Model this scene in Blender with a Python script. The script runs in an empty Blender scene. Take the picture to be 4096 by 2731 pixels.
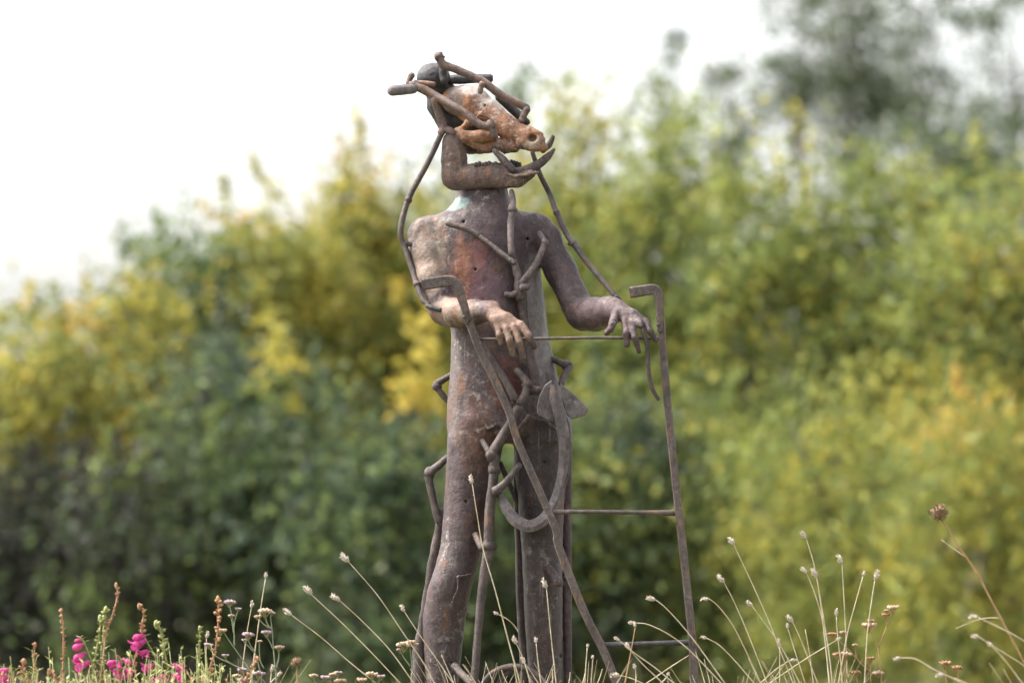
import bpy, math, random
import numpy as np
from mathutils import Vector, noise as mnoise

random.seed(7)
rng = np.random.default_rng(11)
scene = bpy.context.scene
COL = scene.collection

# ------------------------------------------------------------------ camera
CAM = Vector((0.0, -16.0, 0.58))
PITCH = math.radians(2.0)
LENS = 200.9
cam_data = bpy.data.cameras.new("camera")
cam_data.lens = LENS
cam_data.sensor_width = 36.0
cam_data.clip_start = 0.1
cam_data.clip_end = 2000.0
cam_data.dof.use_dof = True
cam_data.dof.focus_distance = 15.9
cam_data.dof.aperture_fstop = 3.3
cam = bpy.data.objects.new("camera", cam_data)
cam.location = CAM
cam.rotation_euler = (math.radians(90) + PITCH, 0, 0)
COL.objects.link(cam)
scene.camera = cam

# ------------------------------------------------------------------ sky, sun, exposure
SUN_ELEV, SUN_ROT = math.radians(56), math.radians(-80)
world = bpy.data.worlds.new("World")
scene.world = world
world.use_nodes = True
wn, wl = world.node_tree.nodes, world.node_tree.links
wn.clear()
w_out = wn.new("ShaderNodeOutputWorld")
w_bg = wn.new("ShaderNodeBackground")
w_sky = wn.new("ShaderNodeTexSky")
w_sky.sky_type = 'NISHITA'
w_sky.sun_disc = False
w_sky.sun_elevation = SUN_ELEV
w_sky.sun_rotation = SUN_ROT
w_sky.dust_density = 4.0
w_sky.air_density = 1.0
w_hsv = wn.new("ShaderNodeHueSaturation")          # thin even cloud: the blue is washed out
w_hsv.inputs['Saturation'].default_value = 0.22
w_bg.inputs['Strength'].default_value = 0.15
wl.new(w_sky.outputs['Color'], w_hsv.inputs['Color'])
wl.new(w_hsv.outputs['Color'], w_bg.inputs['Color'])
wl.new(w_bg.outputs['Background'], w_out.inputs['Surface'])

sun_data = bpy.data.lights.new("sun", 'SUN')
sun_data.energy = 2.4
sun_data.angle = math.radians(20)
sun_data.color = (1.0, 0.95, 0.88)
sun = bpy.data.objects.new("sun", sun_data)
sdir = Vector((math.sin(SUN_ROT) * math.cos(SUN_ELEV), math.cos(SUN_ROT) * math.cos(SUN_ELEV), math.sin(SUN_ELEV)))
sun.rotation_euler = sdir.to_track_quat('Z', 'Y').to_euler()
sun.location = (-8, -8, 12)
COL.objects.link(sun)

vs = scene.view_settings
vs.view_transform = 'Standard'
vs.look = 'None'
vs.exposure = 1.82
vs.gamma = 1.0
vs.use_curve_mapping = False
scene.cycles.max_bounces = 8
scene.cycles.transparent_max_bounces = 8

# ------------------------------------------------------------------ picture -> world helpers
FW = Vector((0, math.cos(PITCH), math.sin(PITCH)))
UP = Vector((0, -math.sin(PITCH), math.cos(PITCH)))
K = 36.0 / LENS / 4096.0


def W(p, y=0.0):
    """World point on the plane world-y = y seen at source pixel p."""
    d = FW + Vector((1, 0, 0)) * ((p[0] - 2048) * K) + UP * ((1365.5 - p[1]) * K)
    t = (y - CAM.y) / d.y
    return CAM + d * t


def zoomer(x0, y0, s):
    return lambda x, y: (x0 + x / s, y0 + y / s)


D = zoomer(0, 0, 1 / 1.7415)
A = zoomer(1500, 180, 2.529)
B = zoomer(1550, 740, 2.904)
C = zoomer(1600, 1050, 2.138)
H = zoomer(1650, 1400, 2.091)
E = zoomer(1600, 2000, 1.809)
F = zoomer(800, 2100, 2.484)
G = zoomer(2400, 2050, 2.302)
I = zoomer(3100, 1950, 2.008)
J = zoomer(0, 2200, 2.94)
PX = 0.0007                      # metres per source pixel at the statue
ZS = {A: 2.529, B: 2.904, C: 2.138, H: 2.091, E: 1.809, F: 2.484, G: 2.302, I: 2.008, J: 2.94, D: 1 / 1.7415}


def mm(fn, r):
    return r / ZS[fn] * PX


def T(fn, pts, y):
    """list of (x, y[, depth]) in a zoom's pixels -> world points"""
    out = []
    for i, q in enumerate(pts):
        yy = q[2] if len(q) > 2 else (y if not isinstance(y, (list, tuple)) else y[i])
        out.append(W(fn(q[0], q[1]), yy))
    return out


# ------------------------------------------------------------------ ground height
def sstep(a, b, t):
    t = min(1.0, max(0.0, (t - a) / (b - a)))
    return t * t * (3 - 2 * t)


def ground_z(x, y):
    z = -1.0 + 1.0 * sstep(-14, -4, y) - 1.3 * sstep(1.2, 12, y)
    r = math.hypot(x, y)
    z *= 1.0
    if r < 60:
        z += 0.02 * mnoise.noise(Vector((x * 0.9, y * 0.9, 0))) * (1 - r / 60)
    return z


# ------------------------------------------------------------------ object helpers
def tag(o, label=None, cat=None, group=None, kind=None):
    if label: o['label'] = label
    if cat: o['category'] = cat
    if group: o['group'] = group
    if kind: o['kind'] = kind
    return o


def thing(name, loc, label, cat, group=None):
    o = bpy.data.objects.new(name, None)
    o.empty_display_size = 0.1
    o.location = loc
    COL.objects.link(o)
    return tag(o, label, cat, group)


def link_mesh(name, me, mat, parent=None, loc=None):
    o = bpy.data.objects.new(name, me)
    if mat is not None and not me.materials:
        me.materials.append(mat)
    if parent is not None:
        o.parent = parent
    elif loc is not None:
        o.location = loc
    COL.objects.link(o)
    return o


def catmull(pts, rad, n):
    P = [Vector(p) for p in pts]
    if len(P) < 3:
        out, ro = [], []
        for i in range(n + 1):
            t = i / n
            out.append(P[0].lerp(P[-1], t)); ro.append(rad[0] + (rad[-1] - rad[0]) * t)
        return out, ro
    out, ro = [], []
    for i in range(len(P) - 1):
        p0 = P[i - 1] if i > 0 else P[0] * 2 - P[1]
        p1, p2 = P[i], P[i + 1]
        p3 = P[i + 2] if i + 2 < len(P) else P[-1] * 2 - P[-2]
        for k in range(n):
            t = k / n
            out.append(0.5 * ((2 * p1) + (p2 - p0) * t + (2 * p0 - 5 * p1 + 4 * p2 - p3) * t * t + (3 * p1 - p0 - 3 * p2 + p3) * t ** 3))
            ro.append(rad[i] + (rad[i + 1] - rad[i]) * t)
    out.append(P[-1]); ro.append(rad[-1])
    return out, ro


class MB:
    """Collects tubes, lathes and plates; build() links them as one mesh object."""

    def __init__(self):
        self.v, self.f = [], []

    def ring_strip(self, rings, cap=True):
        b = len(self.v)
        n = len(rings[0])
        for r in rings:
            self.v.extend(r)
        for i in range(len(rings) - 1):
            for j in range(n):
                a, c = b + i * n + j, b + i * n + (j + 1) % n
                self.f.append((a, c, c + n, a + n))
        if cap:
            self.f.append(tuple(b + j for j in range(n))[::-1])
            e = b + (len(rings) - 1) * n
            self.f.append(tuple(e + j for j in range(n)))

    def tube(self, pts, r, sides=8, n=4, wob=0.0, flat=1.0, smooth=True, rnd=True):
        rad = list(r) if isinstance(r, (list, tuple)) else [r] * len(pts)
        if smooth:
            P, R = catmull(pts, rad, n)
        else:
            P, R = [], []
            for i in range(len(pts) - 1):
                for k in range(n):
                    t = k / n
                    P.append(Vector(pts[i]).lerp(Vector(pts[i + 1]), t)); R.append(rad[i] + (rad[i + 1] - rad[i]) * t)
            P.append(Vector(pts[-1])); R.append(rad[-1])
        if rnd:                                    # rounded ends
            t0 = (P[0] - P[1]).normalized(); t1 = (P[-1] - P[-2]).normalized()
            P = [P[0] + t0 * R[0] * 0.55] + P + [P[-1] + t1 * R[-1] * 0.55]
            R = [R[0] * 0.55] + R + [R[-1] * 0.55]
        ref = None
        rings = []
        seed = random.random() * 100
        for i, p in enumerate(P):
            t = (P[min(i + 1, len(P) - 1)] - P[max(i - 1, 0)])
            t = t.normalized() if t.length > 1e-9 else Vector((0, 0, 1))
            if ref is None:
                ref = Vector((0, -1, 0)) if abs(t.y) < 0.8 else Vector((1, 0, 0))
            a = (ref - t * ref.dot(t)).normalized()
            ref = a
            bb = t.cross(a)
            ring = []
            for j in range(sides):
                th = 2 * math.pi * (j + 0.5) / sides
                rr = R[i]
                if wob:
                    rr *= 1 + wob * mnoise.noise(Vector((seed + math.cos(th) * 0.8, math.sin(th) * 0.8, i * 0.55))) * 1.6
                ring.append(p + a * (math.cos(th) * rr * flat) + bb * (math.sin(th) * rr))
            rings.append(ring)
        self.ring_strip(rings)
        return self

    def blob(self, c, rx, ry, rz, seg=8, rings=5, wob=0.0, axis=None):
        c = Vector(c)
        q = Vector((0, 0, 1)).rotation_difference(Vector(axis).normalized()) if axis is not None else None
        rr = []
        s = random.random() * 50
        for i in range(rings + 1):
            ph = math.pi * (0.04 + 0.92 * i / rings)
            ring = []
            for j in range(seg):
                th = 2 * math.pi * j / seg
                d = Vector((math.sin(ph) * math.cos(th), math.sin(ph) * math.sin(th), -math.cos(ph)))
                k = 1 + wob * mnoise.noise(d * 1.7 + Vector((s, 0, 0)))
                o = Vector((d.x * rx, d.y * ry, d.z * rz)) * k
                if q is not None: o = q @ o
                ring.append(c + o)
            rr.append(ring)
        self.ring_strip(rr)
        return self

    def plate(self, outline, back, bevel=0.0):
        """a closed outline of world points thickened along vector `back`"""
        pts = [Vector(p) for p in outline]
        c = sum(pts, Vector()) / len(pts)
        back = Vector(back)
        if bevel:
            rings = [[p + (c - p).normalized() * bevel for p in pts], [p + back * 0.2 for p in pts],
                     [p + back * 0.8 for p in pts], [p + back + (c - p).normalized() * bevel for p in pts]]
        else:
            rings = [pts, [p + back for p in pts]]
        self.ring_strip(rings)
        return self

    def leaf(self, base, d, length, width, up=Vector((0, 0, 1)), fold=0.2):
        d = Vector(d).normalized()
        s = d.cross(up)
        s = s.normalized() if s.length > 1e-4 else Vector((1, 0, 0))
        nrm = s.cross(d)
        b = len(self.v)
        base = Vector(base)
        m = base + d * length * 0.45
        self.v += [base, m + s * width * 0.5 + nrm * width * fold, base + d * length, m - s * width * 0.5 + nrm * width * fold]
        self.f += [(b, b + 1, b + 2), (b, b + 2, b + 3)]
        return self

    def build(self, name, mat, parent=None, origin=None, smooth=True):
        me = bpy.data.meshes.new(name)
        o0 = origin if origin is not None else (parent.location if parent is not None else Vector((0, 0, 0)))
        if parent is not None and origin is None and parent.parent is not None:
            o0 = parent.parent.location
        me.from_pydata([tuple(Vector(v) - o0) for v in self.v], [], self.f)
        if smooth:
            me.polygons.foreach_set('use_smooth', [True] * len(me.polygons))
        me.update()
        return link_mesh(name, me, mat, parent, o0 if parent is None else None)


# ------------------------------------------------------------------ signed-distance modelling
class SDF:
    def __init__(self, lo, hi, h):
        self.lo, self.h = np.array(lo, float), h
        self.n = np.ceil((np.array(hi) - self.lo) / h).astype(int) + 1
        self.f = np.full(self.n, 0.06, np.float32)

    def _win(self, lo, hi):
        a = np.clip(np.floor((np.array(lo) - self.lo) / self.h).astype(int), 0, self.n)
        b = np.clip(np.ceil((np.array(hi) - self.lo) / self.h).astype(int) + 1, 0, self.n)
        sl = tuple(slice(int(x), int(y)) for x, y in zip(a, b))
        ax = [self.lo[i] + self.h * np.arange(a[i], b[i]) for i in range(3)]
        X, Y, Z = np.meshgrid(*ax, indexing='ij', sparse=True)
        return sl, X, Y, Z

    def _comb(self, sl, d, k, op):
        f = self.f[sl]
        d = d.astype(np.float32)
        if op == 'sub':
            d = -d
            hh = np.maximum(k - np.abs(f - d), 0) / k
            self.f[sl] = np.maximum(f, d) + hh * hh * k * 0.25
        else:
            hh = np.maximum(k - np.abs(f - d), 0) / k
            self.f[sl] = np.minimum(f, d) - hh * hh * k * 0.25

    def cone(self, a, b, ra, rb, k=0.01, op='add', sy=1.0):
        a, b = np.array(a, float), np.array(b, float)
        R = max(ra, rb) * max(1, sy) + 0.03 + k
        sl, X, Y, Z = self._win(np.minimum(a, b) - R, np.maximum(a, b) + R)
        ab = b - a
        ab2 = ab.copy(); ab2[1] /= sy
        l2 = max(float(ab2 @ ab2), 1e-9)
        px, py, pz = X - a[0], (Y - a[1]) / sy, Z - a[2]
        t = np.clip((px * ab2[0] + py * ab2[1] + pz * ab2[2]) / l2, 0, 1)
        d = np.sqrt((px - ab2[0] * t) ** 2 + (py - ab2[1] * t) ** 2 + (pz - ab2[2] * t) ** 2) - (ra + (rb - ra) * t)
        self._comb(sl, d, k, op)

    def chain(self, pts, rs, k=0.01, op='add', sy=1.0):
        for i in range(len(pts) - 1):
            self.cone(pts[i], pts[i + 1], rs[i], rs[i + 1], k, op, sy)

    def ell(self, c, r, k=0.01, op='add'):
        c, r = np.array(c, float), np.array(r, float)
        sl, X, Y, Z = self._win(c - r - 0.03 - k, c + r + 0.03 + k)
        q = np.sqrt(((X - c[0]) / r[0]) ** 2 + ((Y - c[1]) / r[1]) ** 2 + ((Z - c[2]) / r[2]) ** 2)
        q2 = np.sqrt(((X - c[0]) / r[0] ** 2) ** 2 + ((Y - c[1]) / r[1] ** 2) ** 2 + ((Z - c[2]) / r[2] ** 2) ** 2)
        self._comb(sl, q * (q - 1) / np.maximum(q2, 1e-6), k, op)

    def loft(self, st, k=0.02):
        """st: list of (z, cx, cy, rx, ry): elliptical sections stacked along z"""
        st = sorted(st)
        z = np.array([s[0] for s in st])
        R = max(max(s[3], s[4]) for s in st) + 0.05
        lo = [min(s[1] for s in st) - R, min(s[2] for s in st) - R, z[0] - 0.03]
        hi = [max(s[1] for s in st) + R, max(s[2] for s in st) + R, z[-1] + 0.03]
        sl, X, Y, Z = self._win(lo, hi)
        zz = Z.ravel()
        # smooth interpolation of the sections
        fine = np.linspace(z[0], z[-1], 200)
        g = []
        for c in range(1, 5):
            v = np.interp(fine, z, [s[c] for s in st])
            ker = np.hanning(15); ker /= ker.sum()
            v = np.convolve(np.pad(v, 7, mode='edge'), ker, mode='valid')
            g.append(np.interp(zz, fine, v)[None, None, :])
        q = np.sqrt(((X - g[0]) / g[2]) ** 2 + ((Y - g[1]) / g[3]) ** 2)
        q2 = np.sqrt(((X - g[0]) / g[2] ** 2) ** 2 + ((Y - g[1]) / g[3] ** 2) ** 2)
        d = q * (q - 1) / np.maximum(q2, 1e-6)
        d = np.maximum(d, np.maximum(z[0] - Z, Z - z[-1]))
        self._comb(sl, d, k, 'add')

    def mesh(self, name, origin, bump=0.0, bscale=30.0):
        f = self.f
        h = self.h
        s = f < 0
        n = self.n
        cnt = np.zeros(n - 1, np.int8)
        for dx in (0, 1):
            for dy in (0, 1):
                for dz in (0, 1):
                    cnt += s[dx:n[0] - 1 + dx, dy:n[1] - 1 + dy, dz:n[2] - 1 + dz]
        act = np.argwhere((cnt > 0) & (cnt < 8))
        idx = np.full(n - 1, -1, np.int64)
        idx[act[:, 0], act[:, 1], act[:, 2]] = np.arange(len(act))
        pos = np.zeros((len(act), 3)); num = np.zeros(len(act))
        cor = [(0, 0, 0), (1, 0, 0), (0, 1, 0), (1, 1, 0), (0, 0, 1), (1, 0, 1), (0, 1, 1), (1, 1, 1)]
        ed = [(0, 1), (2, 3), (4, 5), (6, 7), (0, 2), (1, 3), (4, 6), (5, 7), (0, 4), (1, 5), (2, 6), (3, 7)]
        fv = [f[act[:, 0] + c[0], act[:, 1] + c[1], act[:, 2] + c[2]].astype(float) for c in cor]
        for a, b in ed:
            m = (fv[a] < 0) != (fv[b] < 0)
            t = np.where(m, fv[a] / np.where(m, fv[a] - fv[b], 1), 0)
            pa, pb = np.array(cor[a], float), np.array(cor[b], float)
            pos += np.where(m[:, None], pa + (pb - pa) * t[:, None], 0)
            num += m
        pos = pos / np.maximum(num, 1)[:, None] + act
        quads = []
        for ax in range(3):
            o1, o2 = [(1, 2), (2, 0), (0, 1)][ax]
            sl0 = [slice(1, -1)] * 3; sl1 = [slice(1, -1)] * 3
            sl0[ax] = slice(0, -1); sl1[ax] = slice(1, None)
            s0, s1 = s[tuple(sl0)], s[tuple(sl1)]
            for flip in (False, True):
                m = np.argwhere((s0 & ~s1) if not flip else (~s0 & s1))
                if not len(m): continue
                e = m + 1; e[:, ax] -= 1
                def cell(d1, d2):
                    q = e.copy(); q[:, o1] += d1; q[:, o2] += d2
                    return idx[q[:, 0], q[:, 1], q[:, 2]]
                q = np.stack([cell(-1, -1), cell(0, -1), cell(0, 0), cell(-1, 0)], 1)
                if flip: q = q[:, ::-1]
                quads.append(q)
        quads = np.concatenate(quads)
        quads = quads[(quads >= 0).all(1)]
        v = self.lo + pos * h
        if bump:
            nn = np.zeros_like(v)
            p = v[quads]
            fn = np.cross(p[:, 2] - p[:, 0], p[:, 3] - p[:, 1])
            for c in range(4):
                np.add.at(nn, quads[:, c], fn)
            nn /= np.maximum(np.linalg.norm(nn, axis=1), 1e-12)[:, None]
            w = np.array([mnoise.noise(Vector(q) * bscale) + 0.5 * mnoise.noise(Vector(q) * bscale * 2.7) for q in v])
            v = v + nn * (w * bump)[:, None]
        v = v - np.array(origin)
        me = bpy.data.meshes.new(name)
        me.vertices.add(len(v)); me.vertices.foreach_set('co', v.astype(np.float32).ravel())
        me.loops.add(quads.size); me.loops.foreach_set('vertex_index', quads.astype(np.int32).ravel())
        me.polygons.add(len(quads))
        me.polygons.foreach_set('loop_start', np.arange(0, quads.size, 4, dtype=np.int32))
        me.polygons.foreach_set('use_smooth', np.ones(len(quads), bool))
        me.update(calc_edges=True)
        me.validate()
        return me


# ------------------------------------------------------------------ materials
def new_mat(name):
    m = bpy.data.materials.new(name)
    m.use_nodes = True
    nt = m.node_tree
    return m, nt, nt.nodes['Principled BSDF']


def tex_noise(nt, co, scale, detail=6, rough=0.6, stretch=None):
    n = nt.nodes.new("ShaderNodeTexNoise")
    n.inputs['Scale'].default_value = scale
    n.inputs['Detail'].default_value = detail
    n.inputs['Roughness'].default_value = rough
    if stretch:
        mp = nt.nodes.new("ShaderNodeMapping")
        mp.inputs['Scale'].default_value = stretch
        nt.links.new(co, mp.inputs['Vector'])
        co = mp.outputs['Vector']
    nt.links.new(co, n.inputs['Vector'])
    return n.outputs['Fac']


def ramp(nt, fac, stops):
    r = nt.nodes.new("ShaderNodeValToRGB")
    e = r.color_ramp.elements
    while len(e) < len(stops): e.new(0.5)
    for i, (p, c) in enumerate(stops):
        e[i].position = p
        e[i].color = (*c, 1) if len(c) == 3 else c
    nt.links.new(fac, r.inputs['Fac'])
    return r.outputs['Color']


def mixc(nt, fac, a, b):
    m = nt.nodes.new("ShaderNodeMix")
    m.data_type = 'RGBA'
    if isinstance(fac, (int, float)): m.inputs[0].default_value = fac
    else: nt.links.new(fac, m.inputs[0])
    for s, v in ((6, a), (7, b)):
        if isinstance(v, tuple): m.inputs[s].default_value = (*v, 1)
        else: nt.links.new(v, m.inputs[s])
    return m.outputs[2]


def step(nt, fac, lo, hi):
    r = nt.nodes.new("ShaderNodeMapRange")
    r.interpolation_type = 'SMOOTHSTEP'
    r.inputs['From Min'].default_value = lo
    r.inputs['From Max'].default_value = hi
    nt.links.new(fac, r.inputs['Value'])
    return r.outputs['Result']


def mul(nt, a, b):
    m = nt.nodes.new("ShaderNodeMath"); m.operation = 'MULTIPLY'
    for s, v in ((0, a), (1, b)):
        if isinstance(v, (int, float)): m.inputs[s].default_value = v
        else: nt.links.new(v, m.inputs[s])
    return m.outputs[0]


def blob_mask(nt, co, c, r, soft=0.6, wob=1.1, scale=32):
    """mask of a tone patch around object-space point c, radius vector r, ragged edge"""
    mp = nt.nodes.new("ShaderNodeMapping"); mp.vector_type = 'POINT'
    mp.inputs['Location'].default_value = tuple(-c[i] / r[i] for i in range(3))
    mp.inputs['Scale'].default_value = tuple(1 / x for x in r)
    nt.links.new(co, mp.inputs['Vector'])
    ln = nt.nodes.new("ShaderNodeVectorMath"); ln.operation = 'LENGTH'
    nt.links.new(mp.outputs['Vector'], ln.inputs[0])
    nz = tex_noise(nt, co, scale, 7, 0.72, (1, 1, 0.55))
    ad = nt.nodes.new("ShaderNodeMath"); ad.operation = 'MULTIPLY_ADD'
    nt.links.new(nz, ad.inputs[0]); ad.inputs[1].default_value = wob * 2
    nt.links.new(ln.outputs['Value'], ad.inputs[2])
    return step(nt, ad.outputs[0], 1 + wob + soft * 0.5, 1 + wob - soft * 0.5)


def rust(name, dark, mid, orange, pale, orange_amt=0.5, pale_amt=0.3, scale=1.0, tone_patches=(), rough=0.50, bump=0.55):
    m, nt, bs = new_mat(name)
    co = nt.nodes.new("ShaderNodeTexCoord").outputs['Object']
    c = ramp(nt, tex_noise(nt, co, 12 * scale, 8, 0.66, (1, 1, 0.5)), [(0.38, dark), (0.62, mid)])
    for cc, rr, col, amt in tone_patches:
        c = mixc(nt, mul(nt, blob_mask(nt, co, cc, rr), amt), c, col)
    streak = tex_noise(nt, co, 30 * scale, 7, 0.68, (1, 1, 0.18))
    patch = tex_noise(nt, co, 8 * scale, 5, 0.65)
    grain = ramp(nt, tex_noise(nt, co, 48 * scale, 6, 0.7), [(0.34, (0.66, 0.66, 0.68)), (0.66, (1.26, 1.24, 1.22))])
    mm_ = nt.nodes.new("ShaderNodeMix"); mm_.data_type = 'RGBA'; mm_.blend_type = 'MULTIPLY'; mm_.inputs[0].default_value = 1.0
    nt.links.new(c, mm_.inputs[6]); nt.links.new(grain, mm_.inputs[7]); c = mm_.outputs[2]
    o_lo = 0.60 - 0.2 * orange_amt
    om = mul(nt, step(nt, streak, 0.44, 0.60), step(nt, patch, o_lo, o_lo + 0.12))
    c = mixc(nt, mul(nt, om, 0.85), c, orange)
    c = mixc(nt, mul(nt, step(nt, tex_noise(nt, co, 60 * scale, 5, 0.7), 0.6 - 0.1 * orange_amt, 0.70), 0.7), c, orange)
    dp = mul(nt, step(nt, tex_noise(nt, co, 17 * scale, 6, 0.7, (1, 1, 0.4)), 0.55, 0.66), 0.6)
    c = mixc(nt, dp, c, tuple(x * 0.6 for x in dark))
    pm = mul(nt, step(nt, tex_noise(nt, co, 34 * scale, 8, 0.78), 0.55 - 0.1 * pale_amt, 0.63), step(nt, tex_noise(nt, co, 5.3 * scale, 3, 0.5), 0.56 - 0.22 * pale_amt, 0.7))
    c = mixc(nt, pm, c, pale)
    run = mul(nt, step(nt, tex_noise(nt, co, 70 * scale, 6, 0.7, (1, 1, 0.07)), 0.56, 0.68), step(nt, tex_noise(nt, co, 6 * scale, 3, 0.5), 0.45, 0.6))
    c = mixc(nt, mul(nt, run, 0.38), c, pale)
    sp = step(nt, tex_noise(nt, co, 210 * scale, 2, 0.5), 0.69, 0.74)
    c = mixc(nt, mul(nt, sp, 0.55), c, pale)
    dk = step(nt, tex_noise(nt, co, 150 * scale, 3, 0.6), 0.66, 0.74)
    c = mixc(nt, mul(nt, dk, 0.6), c, tuple(x * 0.35 for x in dark))
    nt.links.new(c, bs.inputs['Base Color'])
    bs.inputs['Metallic'].default_value = 0.12
    bs.inputs['Specular IOR Level'].default_value = 0.32
    rg = nt.nodes.new("ShaderNodeMapRange")
    rg.inputs['To Min'].default_value = rough - 0.14
    rg.inputs['To Max'].default_value = rough + 0.2
    nt.links.new(streak, rg.inputs['Value'])
    nt.links.new(rg.outputs['Result'], bs.inputs['Roughness'])
    b1 = nt.nodes.new("ShaderNodeBump")
    b1.inputs['Strength'].default_value = bump
    b1.inputs['Distance'].default_value = 0.006
    mixf = nt.nodes.new("ShaderNodeMath"); mixf.operation = 'ADD'
    nt.links.new(tex_noise(nt, co, 120 * scale, 6, 0.7), mixf.inputs[0])
    nt.links.new(tex_noise(nt, co, 30 * scale, 5, 0.6, (1, 1, 0.3)), mixf.inputs[1])
    nt.links.new(mixf.outputs[0], b1.inputs['Height'])
    nt.links.new(b1.outputs['Normal'], bs.inputs['Normal'])
    return m


def plain(name, a, b, scale=60, rough=0.7, transl=0.0):
    m, nt, bs = new_mat(name)
    co = nt.nodes.new("ShaderNodeTexCoord").outputs['Object']
    c = ramp(nt, tex_noise(nt, co, scale, 4, 0.6), [(0.35, a), (0.65, b)])
    nt.links.new(c, bs.inputs['Base Color'])
    bs.inputs['Roughness'].default_value = rough
    if transl:
        tr = nt.nodes.new("ShaderNodeBsdfTranslucent")
        nt.links.new(c, tr.inputs['Color'])
        mx = nt.nodes.new("ShaderNodeMixShader"); mx.inputs[0].default_value = transl
        nt.links.new(bs.outputs[0], mx.inputs[1]); nt.links.new(tr.outputs[0], mx.inputs[2])
        nt.links.new(mx.outputs[0], nt.nodes['Material Output'].inputs['Surface'])
    return m


def leaf_material(name, transl=0.38, rough=0.62):
    m, nt, bs = new_mat(name)
    at = nt.nodes.new("ShaderNodeAttribute"); at.attribute_name = 'tint'
    nt.links.new(at.outputs['Color'], bs.inputs['Base Color'])
    bs.inputs['Roughness'].default_value = rough
    bs.inputs['Specular IOR Level'].default_value = 0.25
    tr = nt.nodes.new("ShaderNodeBsdfTranslucent")
    nt.links.new(at.outputs['Color'], tr.inputs['Color'])
    mx = nt.nodes.new("ShaderNodeMixShader"); mx.inputs[0].default_value = transl
    nt.links.new(bs.outputs[0], mx.inputs[1]); nt.links.new(tr.outputs[0], mx.inputs[2])
    nt.links.new(mx.outputs[0], nt.nodes['Material Output'].inputs['Surface'])
    return m


M_LEAF = leaf_material('foliage')
M_BARK = plain('bark', (0.07, 0.06, 0.052), (0.18, 0.16, 0.14), 9, 0.9)
M_SOIL = plain('grassy_soil', (0.05, 0.055, 0.02), (0.12, 0.10, 0.05), 1.3, 0.95)
M_STRAW = plain('straw', (0.40, 0.31, 0.17), (0.62, 0.54, 0.40), 30, 0.6, 0.15)
M_STRAWB = plain('brown_straw', (0.26, 0.15, 0.06), (0.36, 0.22, 0.10), 40, 0.7)
M_SEED = plain('pale_seed_head', (0.34, 0.28, 0.22), (0.64, 0.57, 0.49), 260, 0.9, 0.2)
M_GRASS = plain('grass_blade', (0.10, 0.16, 0.04), (0.42, 0.34, 0.16), 8, 0.6, 0.3)
M_PINK = plain('pink_petal', (0.46, 0.02, 0.18), (0.68, 0.10, 0.34), 110, 0.6, 0.4)
M_GSTEM = plain('green_stem', (0.15, 0.18, 0.05), (0.40, 0.39, 0.15), 110, 0.6, 0.2)
M_SAGE = plain('sage_stem', (0.15, 0.19, 0.10), (0.26, 0.29, 0.17), 50, 0.7)
M_CAPS = plain('brown_capsule', (0.20, 0.095, 0.045), (0.42, 0.25, 0.14), 130, 0.85)
M_UMB = plain('faded_umbel', (0.36, 0.24, 0.16), (0.48, 0.36, 0.26), 200, 0.9)
M_UMBP = plain('mauve_umbel', (0.24, 0.16, 0.21), (0.42, 0.32, 0.30), 200, 0.9)
M_BALL = plain('dry_flower_ball', (0.06, 0.035, 0.02), (0.30, 0.20, 0.11), 260, 0.95)

# ------------------------------------------------------------------ ground sheet
gx = sorted(set([-400, -200, -100, -60, -40] + [x * 0.8 for x in range(-38, 39)] + [40, 60, 100, 200, 400]))
gy = sorted(set([-200, -100, -60, -40, -25] + [-20 + 0.7 * k for k in range(86)] + [48, 60, 80, 110, 160, 250, 500, 900]))
gv = [(x, y, ground_z(x, y)) for y in gy for x in gx]
nx = len(gx)
gf = [(j * nx + i, j * nx + i + 1, (j + 1) * nx + i + 1, (j + 1) * nx + i) for j in range(len(gy) - 1) for i in range(nx - 1)]
gm = bpy.data.meshes.new('ground')
gm.from_pydata(gv, [], gf)
gm.polygons.foreach_set('use_smooth', [True] * len(gf))
tag(link_mesh('ground', gm, M_SOIL), kind='structure')


# ------------------------------------------------------------------ trees
def leaf_mesh(name, cen, L, cols, droop=0.3, wfac=0.5):
    """one quad leaf (folded diamond) per centre"""
    n = len(cen)
    d = rng.normal(size=(n, 3)); d[:, 2] -= droop * 1.6
    d /= np.linalg.norm(d, axis=1)[:, None]
    u = rng.normal(size=(n, 3)); u[:, 2] += 0.8
    s = np.cross(d, u); s /= np.maximum(np.linalg.norm(s, axis=1), 1e-6)[:, None]
    nr = np.cross(s, d)
    L = L * rng.uniform(0.6, 1.3, n)[:, None]
    w = L * wfac * rng.uniform(0.75, 1.2, n)[:, None]
    v = np.empty((n, 4, 3), np.float32)
    v[:, 0] = cen - d * L * 0.5
    v[:, 1] = cen + s * w * 0.5 + nr * w * 0.15
    v[:, 2] = cen + d * L * 0.5
    v[:, 3] = cen - s * w * 0.5 + nr * w * 0.15
    me = bpy.data.meshes.new(name)
    me.vertices.add(n * 4); me.vertices.foreach_set('co', v.ravel())
    me.loops.add(n * 4); me.loops.foreach_set('vertex_index', np.arange(n * 4, dtype=np.int32))
    me.polygons.add(n); me.polygons.foreach_set('loop_start', np.arange(0, n * 4, 4, dtype=np.int32))
    me.update(calc_edges=True)
    at = me.color_attributes.new('tint', 'FLOAT_COLOR', 'POINT')
    c4 = np.ones((n, 4, 4), np.float32)
    c4[:, :, :3] = cols[:, None, :]
    at.data.foreach_set('color', c4.ravel())
    me.materials.append(M_LEAF)
    return me


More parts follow.
